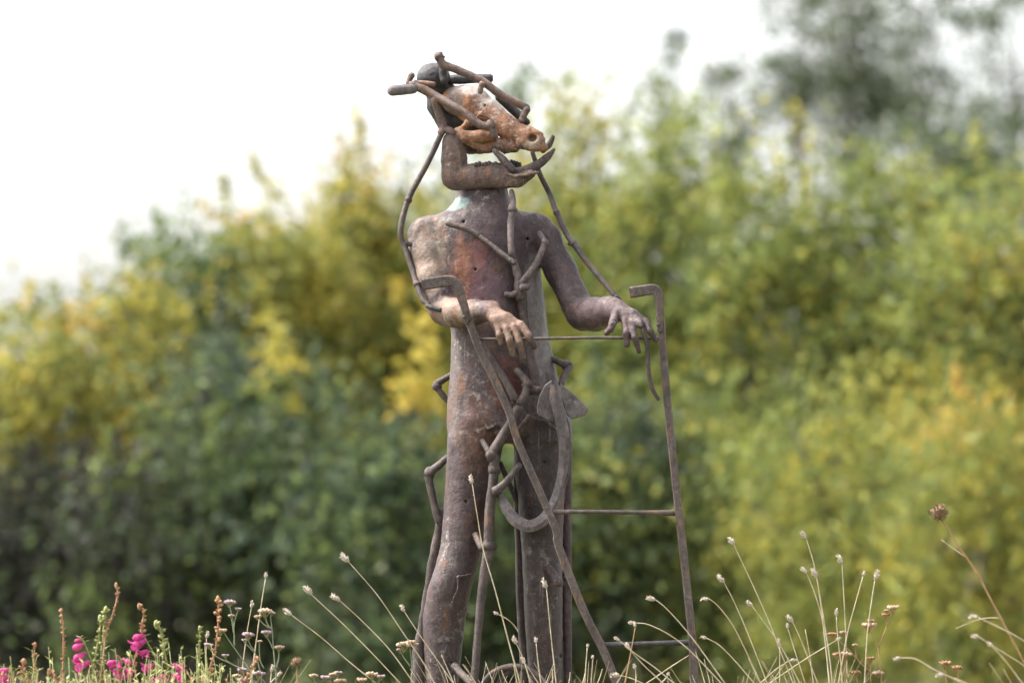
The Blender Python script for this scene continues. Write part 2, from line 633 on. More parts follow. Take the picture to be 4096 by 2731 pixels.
PAL = {
    'olive': [(0.27, 0.26, 0.065), (0.38, 0.34, 0.065), (0.19, 0.23, 0.065), (0.44, 0.36, 0.06), (0.115, 0.15, 0.05)],
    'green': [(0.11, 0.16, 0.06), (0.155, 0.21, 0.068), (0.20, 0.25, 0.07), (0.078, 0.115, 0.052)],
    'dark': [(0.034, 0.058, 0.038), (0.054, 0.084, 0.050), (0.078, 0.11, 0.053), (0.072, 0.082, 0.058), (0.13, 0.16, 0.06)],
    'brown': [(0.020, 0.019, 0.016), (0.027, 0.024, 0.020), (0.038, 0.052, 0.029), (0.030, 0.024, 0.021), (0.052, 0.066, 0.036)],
    'gold': [(0.46, 0.34, 0.06), (0.48, 0.28, 0.06), (0.42, 0.35, 0.06), (0.26, 0.25, 0.06)],
    'lime': [(0.245, 0.28, 0.07), (0.32, 0.32, 0.07), (0.185, 0.235, 0.068), (0.37, 0.33, 0.065), (0.12, 0.16, 0.055)],
    'grey': [(0.10, 0.135, 0.070), (0.14, 0.165, 0.092), (0.07, 0.095, 0.052)],
}


def px_scale(y):
    """metres per full-view (2352 wide) pixel at world depth y"""
    return 1.7415 * K * (y + 16.0)


def crown_points(c, R, n, clump=0.3, per=70, shell=2.4, sprigs=0, gap=0.0):
    nc = max(4, int(n / per))
    d = rng.normal(size=(nc, 3)); d /= np.linalg.norm(d, axis=1)[:, None]
    rad = rng.uniform(0, 1, nc) ** (1 / shell)
    off = rng.uniform(0, 50, 3)
    lump = np.array([1 + 0.38 * mnoise.noise(Vector(q * 2.1 + off)) for q in d])
    cc = c + d * (rad * lump)[:, None] * R
    if gap:                                            # open pockets where what is behind shows
        keep = np.array([mnoise.noise(Vector(q * 0.9 + off)) > -0.35 + gap for q in cc])
        cc = cc[keep]
    cid = rng.integers(0, len(cc), n)
    r = rng.normal(size=(n, 3)) * clump * rng.uniform(0.5, 1.25, len(cc))[cid][:, None]
    r[:, 2] *= 0.75
    p = cc[cid] + r
    if sprigs:
        sp, si = [], []
        for k in range(sprigs):
            th = rng.uniform(0, 2 * math.pi); e = rng.uniform(0.35, 1.0)
            q = np.array([math.cos(th) * math.sqrt(1 - e * e), math.sin(th) * math.sqrt(1 - e * e), e])
            s0 = c + q * R * 0.92
            dr = q * 0.5 + np.array([rng.normal() * 0.25, rng.normal() * 0.25, 0.9]); dr /= np.linalg.norm(dr)
            ln = rng.uniform(0.25, 0.7)
            m = int(ln * 70)
            t = rng.uniform(0, 1, m) ** 0.8
            sp.append(s0 + dr * (t * ln)[:, None] + rng.normal(size=(m, 3)) * (0.07 * (1.15 - t))[:, None])
            si.append(np.full(m, rng.integers(0, len(cc))))
        p = np.concatenate([p] + sp); cid = np.concatenate([cid] + si)
    return p, cid, cc


def tree(name, u, v, hw, hh, y, n, pal, label, group, cat='tree', leaf=0.098, clump=0.22, per=48, shell=3.2, sprigs=5, gap=0.0, droop=0.3,
         wfac=0.5, hd=None, trunk_r=0.07, pal2=None, mixf=0.0):
    s = px_scale(y)
    c = np.array(W(D(u, v), y))
    R = np.array([hw * s, (hd if hd else max(0.5, hw * s * 0.8)), hh * s])
    gz = ground_z(c[0], y)
    root = thing(name, Vector((c[0], y, gz)), label, cat, group)
    n = int(n * 0.58)
    p, cid, cc = crown_points(c, R, n, clump, per, shell, sprigs, gap)
    ok = p[:, 2] > gz + 0.03
    p, cid = p[ok], cid[ok]
    P1 = np.array(PAL[pal]); P2 = np.array(PAL[pal2]) if pal2 else P1
    base = P1[rng.integers(0, len(P1), len(cc))]
    alt = P2[rng.integers(0, len(P2), len(cc))]
    which = rng.uniform(size=len(cc)) < mixf
    base[which] = alt[which]
    cols = base[cid]
    own = P1[rng.integers(0, len(P1), len(p))]
    cols = cols * 0.8 + own * 0.2
    cols = cols * rng.uniform(0.72, 1.25, len(p))[:, None]
    o = np.array(root.location)
    link_mesh('crown', leaf_mesh('crown', p - o, leaf, cols, droop, wfac), M_LEAF, root)
    tb = MB()
    base_p = Vector((c[0], y, gz - 0.05))
    top = Vector(c) + Vector((rng.normal() * 0.1, 0, R[2] * 0.55))
    mid = base_p.lerp(top, 0.5) + Vector((rng.normal() * 0.12, rng.normal() * 0.1, 0))
    tb.tube([base_p, base_p.lerp(mid, 0.5), mid, top], [trunk_r * 1.25, trunk_r, trunk_r * 0.8, trunk_r * 0.25], 8, 4, 0.12)
    for k in range(min(12, len(cc))):
        q = Vector(cc[rng.integers(0, len(cc))])
        st = base_p.lerp(mid, 0.75) if q.z < mid.z else mid.lerp(top, rng.uniform(0, 0.6))
        tb.tube([st, st.lerp(q, 0.55) + Vector((0, 0, 0.06)), q], [trunk_r * 0.5, trunk_r * 0.3, trunk_r * 0.1], 6, 3, 0.1)
    tb.build('trunk', M_BARK, root)
    return root


GT = 'trees of the autumn thicket behind the statue'
GS = 'dark shrubs at the foot of the thicket'
# -- tall thicket, left to right
tree('thicket_tree', 85, 1010, 215, 300, 29, 13000, 'olive', 'lowest rounded olive tree at the far left end of the thicket', GT, pal2='gold', mixf=0.12, gap=0.1)
tree('thicket_tree', 275, 950, 170, 310, 30, 10000, 'olive', 'olive tree with glinting sky gaps beside the low far left tree', GT, gap=0.2, pal2='gold', mixf=0.1)
tree('thicket_tree', 440, 880, 140, 370, 31, 11000, 'green', 'green tree with a thin broken spire rising at left of the thicket', GT, gap=0.1, sprigs=5)
tree('thicket_tree', 625, 800, 170, 340, 31, 15000, 'olive', 'yellowing bushy tree whose top stands left of the statue shoulder', GT, pal2='gold', mixf=0.12, gap=0.1)
tree('thicket_tree', 850, 740, 150, 360, 32, 16000, 'olive', 'tallest yellow tree directly left of the statue neck', GT, pal2='gold', mixf=0.12, gap=0.05)
tree('thicket_tree', 1090, 830, 180, 440, 34, 16000, 'olive', 'yellow tree standing right behind the statue torso', GT, pal2='green', mixf=0.2)
tree('thicket_tree', 1330, 740, 185, 500, 32, 18000, 'olive', 'olive tree rising to the right of the statue jaw', GT, pal2='lime', mixf=0.4)
tree('thicket_tree', 1545, 780, 185, 520, 31, 19000, 'lime', 'lime tree with a pointed yellow top above the right hook of the frame', GT, pal2='green', mixf=0.3, gap=0.12)
tree('thicket_tree', 1790, 870, 210, 500, 30, 19000, 'lime', 'broad lime green tree below the bright sky gaps at right', GT, pal2='green', mixf=0.3, gap=0.12)
tree('thicket_tree', 2045, 880, 225, 510, 30, 22000, 'lime', 'lime tree in front of the tall grey poplar at right', GT, pal2='green', mixf=0.3, gap=0.04)
tree('thicket_tree', 2310, 900, 230, 500, 29, 20000, 'lime', 'golden lime tree at the far right edge of the thicket', GT, pal2='gold', mixf=0.14)
# -- lower trees in front, right
tree('willow_bush', 1660, 1330, 190, 380, 26, 14000, 'lime', 'low green bush behind the foot of the frame at right', GS, 'bush', pal2='green', mixf=0.5, droop=0.7, wfac=0.3)
tree('willow_bush', 1930, 1320, 220, 380, 25, 16000, 'lime', 'feathery lime bush behind the tall white seed heads', GS, 'bush', pal2='olive', mixf=0.3, droop=0.7, wfac=0.3)
tree('willow_bush', 2250, 1330, 230, 420, 24, 17000, 'lime', 'feathery yellow green bush behind the leaning brown flower ball', GS, 'bush', pal2='gold', mixf=0.15, droop=0.7, wfac=0.3)
# -- dark shrubs, left and middle
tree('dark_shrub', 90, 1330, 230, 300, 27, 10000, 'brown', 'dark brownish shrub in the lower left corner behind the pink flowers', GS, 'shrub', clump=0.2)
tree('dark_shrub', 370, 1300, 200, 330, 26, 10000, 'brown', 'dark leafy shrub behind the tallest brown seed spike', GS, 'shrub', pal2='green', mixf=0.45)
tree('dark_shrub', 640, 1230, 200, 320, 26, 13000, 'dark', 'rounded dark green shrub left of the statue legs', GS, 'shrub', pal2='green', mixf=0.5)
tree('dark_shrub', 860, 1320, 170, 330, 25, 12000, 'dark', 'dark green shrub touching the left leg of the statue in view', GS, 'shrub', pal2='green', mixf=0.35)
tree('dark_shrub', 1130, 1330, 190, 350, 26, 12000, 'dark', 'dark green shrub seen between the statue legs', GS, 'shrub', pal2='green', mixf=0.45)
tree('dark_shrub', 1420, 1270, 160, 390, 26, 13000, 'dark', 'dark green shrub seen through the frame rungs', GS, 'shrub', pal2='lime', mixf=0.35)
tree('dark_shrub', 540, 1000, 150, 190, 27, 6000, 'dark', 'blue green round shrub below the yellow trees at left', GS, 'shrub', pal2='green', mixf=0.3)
tree('golden_sapling', 650, 920, 36, 85, 25.7, 340, 'olive', 'small golden yellow sapling standing out from dark shrubs at left', GS, 'sapling', clump=0.10, sprigs=2, trunk_r=0.009, pal2='lime', mixf=0.4, hd=0.3)
tree('golden_sapling', 970, 890, 40, 60, 25, 240, 'gold', 'small orange sapling glowing beside the statue hip', GS, 'sapling', clump=0.10, sprigs=2, trunk_r=0.009, pal2='olive', mixf=0.5, hd=0.3)
# -- distance
PO = dict(leaf=0.115, clump=0.22, trunk_r=0.05, gap=0.06)
tree('poplar', 1960, 190, 130, 400, 66, 8200, 'grey', 'tall airy grey green poplar far behind at upper right', 'distant poplars', per=34, shell=1.7, sprigs=20, **PO)
tree('poplar', 1835, 190, 110, 360, 64, 3400, 'grey', 'thin sparse poplar left of the tallest grey one', 'distant poplars', per=24, shell=1.7, sprigs=24, **PO)
tree('poplar', 2095, 220, 120, 390, 68, 5200, 'grey', 'loose grey poplar close at the right side of the tallest one', 'distant poplars', per=26, shell=1.7, sprigs=24, **PO)
tree('poplar', 2310, 240, 130, 380, 70, 4200, 'grey', 'wispy grey poplar at the upper right corner', 'distant poplars', per=24, shell=1.7, sprigs=26, **PO)
tree('poplar', 2190, 400, 190, 150, 60, 4200, 'grey', 'short grey poplar under the sky gap beside the tall one', 'distant poplars', per=28, shell=1.8, sprigs=14, **PO)
tree('poplar', 1690, 330, 70, 150, 62, 1500, 'grey', 'small sparse grey tree between the lime tree top and the poplars', 'distant poplars', per=26, shell=1.6, sprigs=8, **PO)
tree('poplar', 1530, 240, 24, 100, 60, 300, 'grey', 'faint thin spire above the lime tree top', 'distant poplars', per=20, sprigs=3, leaf=0.13, clump=0.18, trunk_r=0.05)
tree('poplar', 1185, 260, 26, 80, 40, 600, 'green', 'narrow green tree tip right behind the skull', 'distant poplars', leaf=0.07, clump=0.13, per=40, sprigs=3, trunk_r=0.05)
# -- outside the frame on both sides, so the thicket goes on
tree('thicket_tree', -180, 1000, 240, 350, 30, 7000, 'olive', 'olive tree continuing the thicket past its low left end', GT)
tree('thicket_tree', 2560, 900, 240, 500, 31, 8000, 'lime', 'lime tree continuing the thicket past its right end', GT)

# the undergrowth: one mass of dark leaves deep inside and behind the thicket
cen, cols = [], []
for k in range(26):
    x = -9 + 18 * (k + 0.5) / 26
    yy = 36 + rng.uniform(-1, 2)
    gz = ground_z(x, yy)
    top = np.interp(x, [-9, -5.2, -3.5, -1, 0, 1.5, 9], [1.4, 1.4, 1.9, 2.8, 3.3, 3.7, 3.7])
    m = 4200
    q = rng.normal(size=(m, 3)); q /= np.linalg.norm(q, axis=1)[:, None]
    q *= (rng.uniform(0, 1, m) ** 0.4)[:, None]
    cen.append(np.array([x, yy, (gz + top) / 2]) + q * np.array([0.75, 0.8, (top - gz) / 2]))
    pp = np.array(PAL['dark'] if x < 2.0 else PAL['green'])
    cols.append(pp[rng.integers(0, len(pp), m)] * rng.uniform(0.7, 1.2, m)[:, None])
cen, cols = np.concatenate(cen), np.concatenate(cols)
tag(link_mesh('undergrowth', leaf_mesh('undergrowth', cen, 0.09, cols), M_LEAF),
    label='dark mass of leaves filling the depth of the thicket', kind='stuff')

# ------------------------------------------------------------------ the statue
SB = Vector((W(D(1150, 1717), 0).x, 0, 0))


def srel(p):
    return Vector(p) - SB


GREYBR = (0.085, 0.066, 0.058)
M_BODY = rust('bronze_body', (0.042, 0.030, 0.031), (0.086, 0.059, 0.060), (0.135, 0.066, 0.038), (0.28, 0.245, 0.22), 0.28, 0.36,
              tone_patches=[
                  (srel(W(D(1245, 1120), -0.08)), (0.062, 0.12, 0.20), (0.034, 0.027, 0.025), 0.85),  # right leg toned darker than the rest of the body
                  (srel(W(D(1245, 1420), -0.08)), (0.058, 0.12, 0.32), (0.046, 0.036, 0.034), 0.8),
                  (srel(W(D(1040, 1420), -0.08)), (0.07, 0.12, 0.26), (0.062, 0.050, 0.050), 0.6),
                  (srel(W(D(1050, 468), -0.05)), (0.036, 0.10, 0.020), (0.25, 0.36, 0.32), 0.75),
                  (srel(W(D(1015, 502), -0.08)), (0.03, 0.06, 0.007), (0.25, 0.34, 0.31), 0.4),
                  (srel(W(D(985, 600), -0.06)), (0.055, 0.12, 0.12), (0.25, 0.185, 0.140), 0.8),
                  (srel(W(D(1060, 715), -0.12)), (0.09, 0.14, 0.045), (0.25, 0.185, 0.140), 0.8),
                  (srel(W(D(1170, 750), -0.26)), (0.07, 0.10, 0.08), (0.26, 0.16, 0.11), 0.7),
                  (srel(W(D(1085, 640), -0.12)), (0.055, 0.10, 0.12), (0.16, 0.062, 0.055), 0.75),
                  (srel(W(D(1060, 620), -0.12)), (0.025, 0.10, 0.10), (0.17, 0.07, 0.03), 0.6),
                  (srel(W(D(1120, 690), -0.12)), (0.05, 0.08, 0.09), (0.13, 0.08, 0.095), 0.7),
                  (srel(W(D(1165, 880), -0.12)), (0.05, 0.10, 0.08), (0.15, 0.045, 0.028), 0.6),
                  (srel(W(D(1228, 760), 0.0)), (0.04, 0.2, 0.20), (0.18, 0.16, 0.155), 0.8),
                  (srel(W(D(1040, 870), 0.0)), (0.025, 0.2, 0.16), (0.15, 0.12, 0.105), 0.6),
                  (srel(W(D(1430, 720), -0.2)), (0.09, 0.12, 0.07), (0.11, 0.075, 0.075), 0.6),
                  (srel(W(D(1090, 1000), -0.12)), (0.05, 0.10, 0.10), (0.12, 0.058, 0.036), 0.5),
              ])
M_SKULL = rust('rusty_skull', (0.15, 0.070, 0.038), (0.29, 0.145, 0.078), (0.34, 0.145, 0.05), (0.40, 0.34, 0.30), 0.5, 0.42, scale=1.7,
               tone_patches=[
                   (srel(W(A(1000, 430), -0.02)), (0.075, 0.2, 0.020), (0.30, 0.265, 0.24), 0.9),
                   (srel(W(A(1250, 560), 0.0)), (0.06, 0.2, 0.030), (0.30, 0.27, 0.25), 0.9),
                   (srel(W(A(920, 1050), 0.02)), (0.035, 0.05, 0.03), (0.05, 0.04, 0.04), 0.9),
                   (srel(W(A(1380, 1070), -0.06)), (0.05, 0.2, 0.024), (0.06, 0.045, 0.045), 0.9),
                   (srel(W(A(1600, 1000), -0.1)), (0.020, 0.2, 0.022), (0.36, 0.32, 0.26), 0.45),
                   (srel(W(A(780, 560), 0.0)), (0.03, 0.2, 0.05), (0.12, 0.10, 0.09), 0.8)])
M_JAW = rust('jaw_bronze', (0.060, 0.042, 0.038), (0.14, 0.095, 0.082), (0.24, 0.11, 0.05), (0.38, 0.33, 0.28), 0.35, 0.55, scale=1.5)
M_DARK = rust('dark_iron', (0.030, 0.028, 0.030), (0.060, 0.055, 0.056), (0.10, 0.055, 0.035), (0.16, 0.15, 0.15), 0.1, 0.1, scale=1.5)
M_ROD = rust('rod_bronze', (0.044, 0.034, 0.032), (0.100, 0.077, 0.070), (0.19, 0.095, 0.05), (0.28, 0.24, 0.21), 0.25, 0.2, scale=2.2)
M_RODH = rust('headgear_bronze', (0.075, 0.055, 0.048), (0.165, 0.115, 0.098), (0.24, 0.11, 0.05), (0.30, 0.26, 0.23), 0.4, 0.2, scale=2.2)
M_FRAME = rust('frame_steel', (0.058, 0.046, 0.042), (0.125, 0.098, 0.088), (0.20, 0.115, 0.065), (0.27, 0.23, 0.20), 0.4, 0.2, scale=2.5)
M_BLADE = rust('tool_steel', (0.090, 0.078, 0.080), (0.185, 0.160, 0.160), (0.19, 0.11, 0.06), (0.28, 0.25, 0.23), 0.15, 0.3, scale=1.8)

statue = thing('statue', SB, 'rusty bronze statue of a standing figure with an animal skull for a head', 'statue')


def P(fn, x, y, d=0.0):
    return W(fn(x, y), d)


def sect(v, l, r, cy, ry):
    """body section at full-view row v spanning columns l..r"""
    a, b = W(D(l, v), cy), W(D(r, v), cy)
    return (a.z, (a.x + b.x) / 2, cy, (b.x - a.x) / 2, ry)


S = SDF((-0.50, -0.44, -0.06), (0.50, 0.26, 1.72), 0.0045)
# torso: left-front lobe and a right flank lobe set back; their meeting makes the sternum crease
S.loft([sect(425, 1052, 1164, 0.005, 0.056), sect(450, 1049, 1168, 0.005, 0.060), sect(475, 1036, 1178, 0.0, 0.075), sect(492, 1010, 1205, 0.0, 0.088),
        sect(515, 985, 1220, 0.0, 0.10), sect(560, 985, 1222, 0.0, 0.112), sect(620, 1003, 1215, -0.004, 0.118), sect(700, 1024, 1212, -0.005, 0.115),
        sect(760, 1037, 1212, -0.005, 0.110), sect(850, 1035, 1226, -0.005, 0.112), sect(920, 1027, 1245, 0, 0.12), sect(975, 1026, 1262, 0, 0.12),
        sect(1000, 1036, 1258, 0, 0.105), sect(1018, 1060, 1240, 0, 0.08)], 0.02)
S.loft([sect(500, 1120, 1228, 0.035, 0.07), sect(540, 1120, 1244, 0.035, 0.085), sect(620, 1125, 1242, 0.035, 0.10), sect(700, 1130, 1252, 0.035, 0.105),
        sect(760, 1132, 1258, 0.035, 0.105), sect(850, 1140, 1277, 0.03, 0.11), sect(920, 1150, 1298, 0.03, 0.115), sect(985, 1168, 1313, 0.03, 0.115),
        sect(1015, 1180, 1314, 0.02, 0.105)], 0.008)
# shoulders and arms (statue's right arm first: it is at the left in the view)
q1 = [P(D, 1010, 528, 0.0), P(D, 979, 540, -0.005), P(D, 978, 580, -0.03), P(D, 992, 640, -0.06), P(D, 1016, 706, -0.085)]
S.chain(q1, [0.044, 0.047, 0.045, 0.042, 0.041], 0.02)
q2 = [P(D, 1024, 716, -0.09), P(D, 1050, 719, -0.14), P(D, 1090, 718, -0.20), P(D, 1128, 712, -0.245)]
S.chain(q2, [0.042, 0.040, 0.034, 0.027], 0.012)
S.chain([P(D, 1200, 520, 0.02), P(D, 1232, 530, 0.015), P(D, 1252, 552, 0.0), P(D, 1288, 622, -0.03), P(D, 1331, 712, -0.075)], [0.042, 0.044, 0.044, 0.042, 0.043], 0.02)
S.chain([P(D, 1340, 722, -0.085), P(D, 1366, 722, -0.13), P(D, 1398, 714, -0.20), P(D, 1412, 712, -0.225)], [0.047, 0.046, 0.039, 0.032], 0.012)


def hand(fn, wrist, knuckles, fingers, wd, palm_r, wr):
    """palm fan from the wrist to each knuckle, then a jointed finger from each"""
    w0 = P(fn, wrist[0], wrist[1], wd)
    for (kx, ky, kd) in knuckles:
        k0 = P(fn, kx, ky, kd)
        S.chain([w0, w0.lerp(k0, 0.55) + Vector((0, -0.004, 0.004)), k0], [mm(fn, wr), mm(fn, palm_r), mm(fn, palm_r * 0.62)], 0.008, sy=0.7)
    for pts, rs in fingers:
        S.chain([P(fn, *q) for q in pts], [mm(fn, r) for r in rs], 0.0035)


# the hands hang over the frame's top bar (bar plane y = -0.27): the fingers fall in front of it
hand(C, (775, 425), [(838, 560, -0.29), (905, 560, -0.30), (975, 550, -0.302), (1035, 530, -0.298)],
     [([(838, 560, -0.29), (848, 620, -0.300), (862, 692, -0.292)], [29, 27, 24]),
      ([(905, 560, -0.30), (935, 660, -0.312), (966, 785, -0.298)], [32, 30, 25]),
      ([(975, 550, -0.302), (1022, 680, -0.314), (1056, 812, -0.298)], [32, 30, 26]),
      ([(1035, 530, -0.298), (1100, 630, -0.31), (1150, 718, -0.300)], [36, 33, 29]),
      ([(815, 440, -0.27), (800, 520, -0.262), (830, 590, -0.262)], [34, 28, 22])], -0.255, 42, 60)
hand(C, (1850, 410), [(1925, 500, -0.285), (1985, 510, -0.295), (2045, 508, -0.296), (2105, 505, -0.29)],
     [([(1925, 500, -0.285), (1934, 600, -0.302), (1942, 706, -0.296)], [33, 30, 26]),
      ([(1985, 510, -0.295), (2008, 640, -0.31), (2042, 765, -0.298)], [32, 29, 23]),
      ([(2045, 508, -0.296), (2062, 545, -0.302)], [30, 26]),
      ([(2105, 505, -0.29), (2140, 585, -0.304), (2190, 668, -0.296)], [29, 27, 21]),
      ([(1850, 440, -0.27), (1818, 520, -0.295), (1800, 570, -0.30), (1768, 600, -0.298)], [46, 34, 30, 26])], -0.24, 48, 84)
# legs
S.loft([sect(880, 1060, 1160, -0.005, 0.08), sect(960, 1034, 1166, -0.008, 0.108), sect(1000, 1028, 1160, -0.01, 0.10), sect(1060, 1026, 1148, -0.01, 0.095), sect(1150, 1020, 1124, -0.01, 0.085),
        sect(1253, 1013, 1110, -0.012, 0.078), sect(1315, 995, 1095, -0.02, 0.076), sect(1345, 983, 1084, -0.016, 0.074), sect(1421, 971, 1069, 0.0, 0.068),
        sect(1500, 974, 1060, 0.005, 0.062), sect(1568, 979, 1052, 0.01, 0.055), sect(1660, 985, 1046, 0.01, 0.045), sect(1712, 985, 1046, 0.01, 0.05)], 0.012)
S.loft([sect(960, 1180, 1306, 0.02, 0.10), sect(1020, 1180, 1305, 0.015, 0.10), sect(1060, 1180, 1300, 0.01, 0.092), sect(1150, 1190, 1296, 0.01, 0.085),
        sect(1253, 1197, 1292, 0.01, 0.078), sect(1330, 1202, 1292, 0.005, 0.075), sect(1421, 1206, 1291, 0.01, 0.068), sect(1530, 1212, 1291, 0.015, 0.06),
        sect(1640, 1218, 1286, 0.02, 0.048), sect(1712, 1220, 1286, 0.02, 0.05)], 0.012)
for fx in (1014, 1254):                                             # feet, turned towards the viewer
    S.chain([P(D, fx, 1690, 0.03), P(D, fx + 6, 1694, -0.07), P(D, fx + 10, 1700, -0.15)], [0.045, 0.042, 0.026], 0.02)
# seam strip down the back of the right leg, hollow at the groin, chest and shin holes
S.chain([P(D, 1302, 980, 0.05), P(D, 1301, 1250, 0.05), P(D, 1302, 1400, 0.05), P(D, 1304, 1700, 0.05)], [0.015, 0.014, 0.014, 0.012], 0.004)
S.chain([P(D, 1190, 985, -0.115), P(D, 1215, 955, -0.118), P(D, 1250, 968, -0.11), P(D, 1275, 985, -0.10)], [0.006] * 4, 0.004)
S.chain([P(D, 1120, 985, -0.118), P(D, 1142, 975, -0.118)], [0.004, 0.003], 0.004)
S.chain([P(E, 372, 750, -0.095), P(E, 420, 640, -0.10), P(E, 420, 555, -0.10), P(E, 530, 530, -0.09)], [0.003, 0.004, 0.004, 0.003], 0.003)
for (fn, hx, hy) in ((B, 880, 402), (B, 1628, 590), (H, 447, 1262), (H, 1103, 937), (E, 352, 1190), (E, 1163, 1137), (B, 1020, 965), (C, 880, 600)):
    a = P(fn, hx, hy, -0.2)
    if fn is not C: S.cone(a, a + Vector((0, 0.3, 0)), 0.0042, 0.0042, 0.001, 'sub')
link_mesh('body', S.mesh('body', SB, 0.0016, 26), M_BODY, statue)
del S

# skull
S = SDF(tuple(np.array(P(A, 560, 1250, -0.20)) - 0.0), tuple(np.array(P(A, 1860, 330, 0.17))), 0.0024)


def ch(pts, rs, k=0.01, op='add', sy=1.0):
    S.chain([P(A, *q) for q in pts], [mm(A, r) for r in rs], k, op, sy)


ch([(860, 575, 0.02), (1000, 620, 0.0), (1150, 715, -0.02), (1390, 868, -0.055), (1550, 935, -0.075), (1640, 975, -0.085)], [145, 180, 148, 110, 100, 84], 0.012, sy=0.8)
ch([(800, 560, 0.03), (930, 540, 0.03)], [130, 135], 0.015)
ch([(830, 900, -0.045), (930, 930, -0.055), (1070, 930, -0.065), (1190, 925, -0.065)], [44, 58, 64, 54], 0.008)
ch([(840, 880, -0.04), (905, 800, -0.03), (960, 780, -0.035)], [45, 40, 50], 0.01)
ch([(900, 960, -0.04), (1020, 985, -0.045), (1100, 1030, -0.045), (1180, 1030, -0.05)], [45, 55, 52, 50], 0.01)
ch([(900, 1000, 0.02), (960, 1050, 0.02), (1060, 1060, 0.02), (1200, 1050, 0.0)], [70, 50, 40, 40], 0.01)
ch([(1080, 1020, -0.05), (1130, 1050, -0.05), (1190, 1045, -0.05)], [40, 42, 38], 0.008)
ch([(1240, 1000, -0.05), (1330, 1030, -0.055), (1410, 1035, -0.06)], [60, 62, 55], 0.008)
ch([(1490, 1000, -0.08), (1600, 1020, -0.085), (1715, 1040, -0.09)], [60, 52, 38], 0.01)
ch([(1560, 850, -0.085), (1690, 900, -0.095)], [30, 18], 0.008)
ch([(1000, 790, -0.06), (1075, 700, -0.075), (1160, 760, -0.075)], [22, 26, 24], 0.008)          # brow ring
S.ell(P(A, 1080, 770, -0.085), (mm(A, 78), 0.045, mm(A, 46)), 0.004, 'sub')
S.ell(P(A, 830, 740, -0.05), (mm(A, 88), 0.05, mm(A, 84)), 0.008, 'sub')
S.ell(P(A, 1592, 935, -0.125), (mm(A, 58), 0.048, mm(A, 50)), 0.004, 'sub')
S.ell(P(A, 1690, 985, -0.13), (mm(A, 26), 0.03, mm(A, 55)), 0.005, 'sub')
ch([(1215, 800, -0.105), (1265, 880, -0.11), (1315, 910, -0.11)], [30, 44, 26], 0.004, 'sub')
ch([(980, 1000, -0.10), (1080, 985, -0.105), (1170, 990, -0.105)], [16, 24, 16], 0.004, 'sub')
ch([(1330, 970, -0.115), (1440, 990, -0.12)], [18, 14], 0.004, 'sub')
ch([(1050, 960, -0.10), (1090, 990, -0.10)], [18, 12], 0.006, 'sub')
ch([(1115, 615, -0.12), (1115, 615, -0.02)], [11, 11], 0.002, 'sub')
ch([(780, 440, -0.10), (790, 520, -0.10)], [8, 8], 0.003, 'sub')
link_mesh('skull', S.mesh('skull', SB, 0.0016, 55), M_SKULL, statue)
skull = statue.children[-1] if False else [o for o in statue.children if o.name.startswith('skull')][0]
for i in range(5):                                                  # upper cheek teeth under the cheekbone
    t = MB(); x = 1050 + i * 32
    t.tube([P(A, x, 1035, -0.055), P(A, x + 4, 1085 - abs(i - 2) * 3, -0.055)], [mm(A, 17), mm(A, 13)], 6, 2, 0.1)
    t.build('tooth', M_JAW, skull, SB)
for i in range(5):
    t = MB(); x = 1310 + i * 27
    t.tube([P(A, x, 1050, -0.045), P(A, x + 3, 1100 - i * 7, -0.045)], [mm(A, 15), mm(A, 11)], 6, 2, 0.1)
    t.build('tooth', M_DARK, skull, SB)
# lower jaw
JY = -0.045
S = SDF(tuple(np.array(P(A, 600, 1540, -0.20))), tuple(np.array(P(A, 1720, 880, 0.15))), 0.0026)

def ch_j(pts, rs, k=0.01, op='add', sy=1.0):
    ch([(q[0], q[1], q[2] + JY) for q in pts], rs, k, op, sy)


ch_j([(790, 985, 0.0), (800, 1150, 0.0), (812, 1330, 0.0)], [112, 130, 142], 0.006, sy=0.5)
ch_j([(850, 1350, 0.0), (1000, 1330, -0.01), (1150, 1318, -0.015), (1300, 1325, -0.02), (1440, 1350, -0.03), (1580, 1305, -0.05)], [122, 128, 130, 130, 92, 46], 0.006, sy=0.62)
ch_j([(1000, 1320, 0.06), (1200, 1330, 0.06), (1420, 1340, 0.0)], [110, 110, 70], 0.03, sy=0.8)
ch_j([(1330, 1300, -0.055), (1420, 1330, -0.065), (1540, 1310, -0.065), (1650, 1290, -0.06)], [16, 18, 16, 12], 0.006)
S.ell(P(A, 1100, 1285, -0.145), (mm(A, 22), 0.02, mm(A, 12)), 0.004, 'sub')
ch_j([(935, 1180, -0.12), (938, 1330, -0.12), (925, 1460, -0.11)], [9, 9, 9], 0.004, 'sub')
jaw = link_mesh('lower_jaw', S.mesh('lower_jaw', SB, 0.0010, 45), M_JAW, statue)
del S
for i in range(8):
    t = MB(); x = 1020 + i * 33
    t.tube([P(A, x, 1225, -0.070), P(A, x + 3, (1199, 1188, 1202, 1193, 1186, 1200, 1190, 1203)[i], -0.070)], [mm(A, 23), mm(A, 21)], 7, 2, 0.2)
    t.build('tooth', M_JAW, jaw, SB)
for i in range(4):
    t = MB(); x = 1380 + i * 28
    t.tube([P(A, x, 1250, 0.0), P(A, x, 1170 + 9 * i, 0.0)], [mm(A, 24), mm(A, 19)], 6, 2, 0.1)
    t.build('tooth', M_DARK, jaw, SB)
m = MB().tube([P(A, 1370, 1285, -0.085), P(A, 1500, 1265, -0.09), P(A, 1640, 1215, -0.09), P(A, 1745, 1135, -0.09), P(A, 1815, 1055, -0.09)],
              [mm(A, 30), mm(A, 40), mm(A, 46), mm(A, 38), mm(A, 14)], 10, 5, 0.06, flat=0.35)
m.build('tusk', M_ROD, statue)
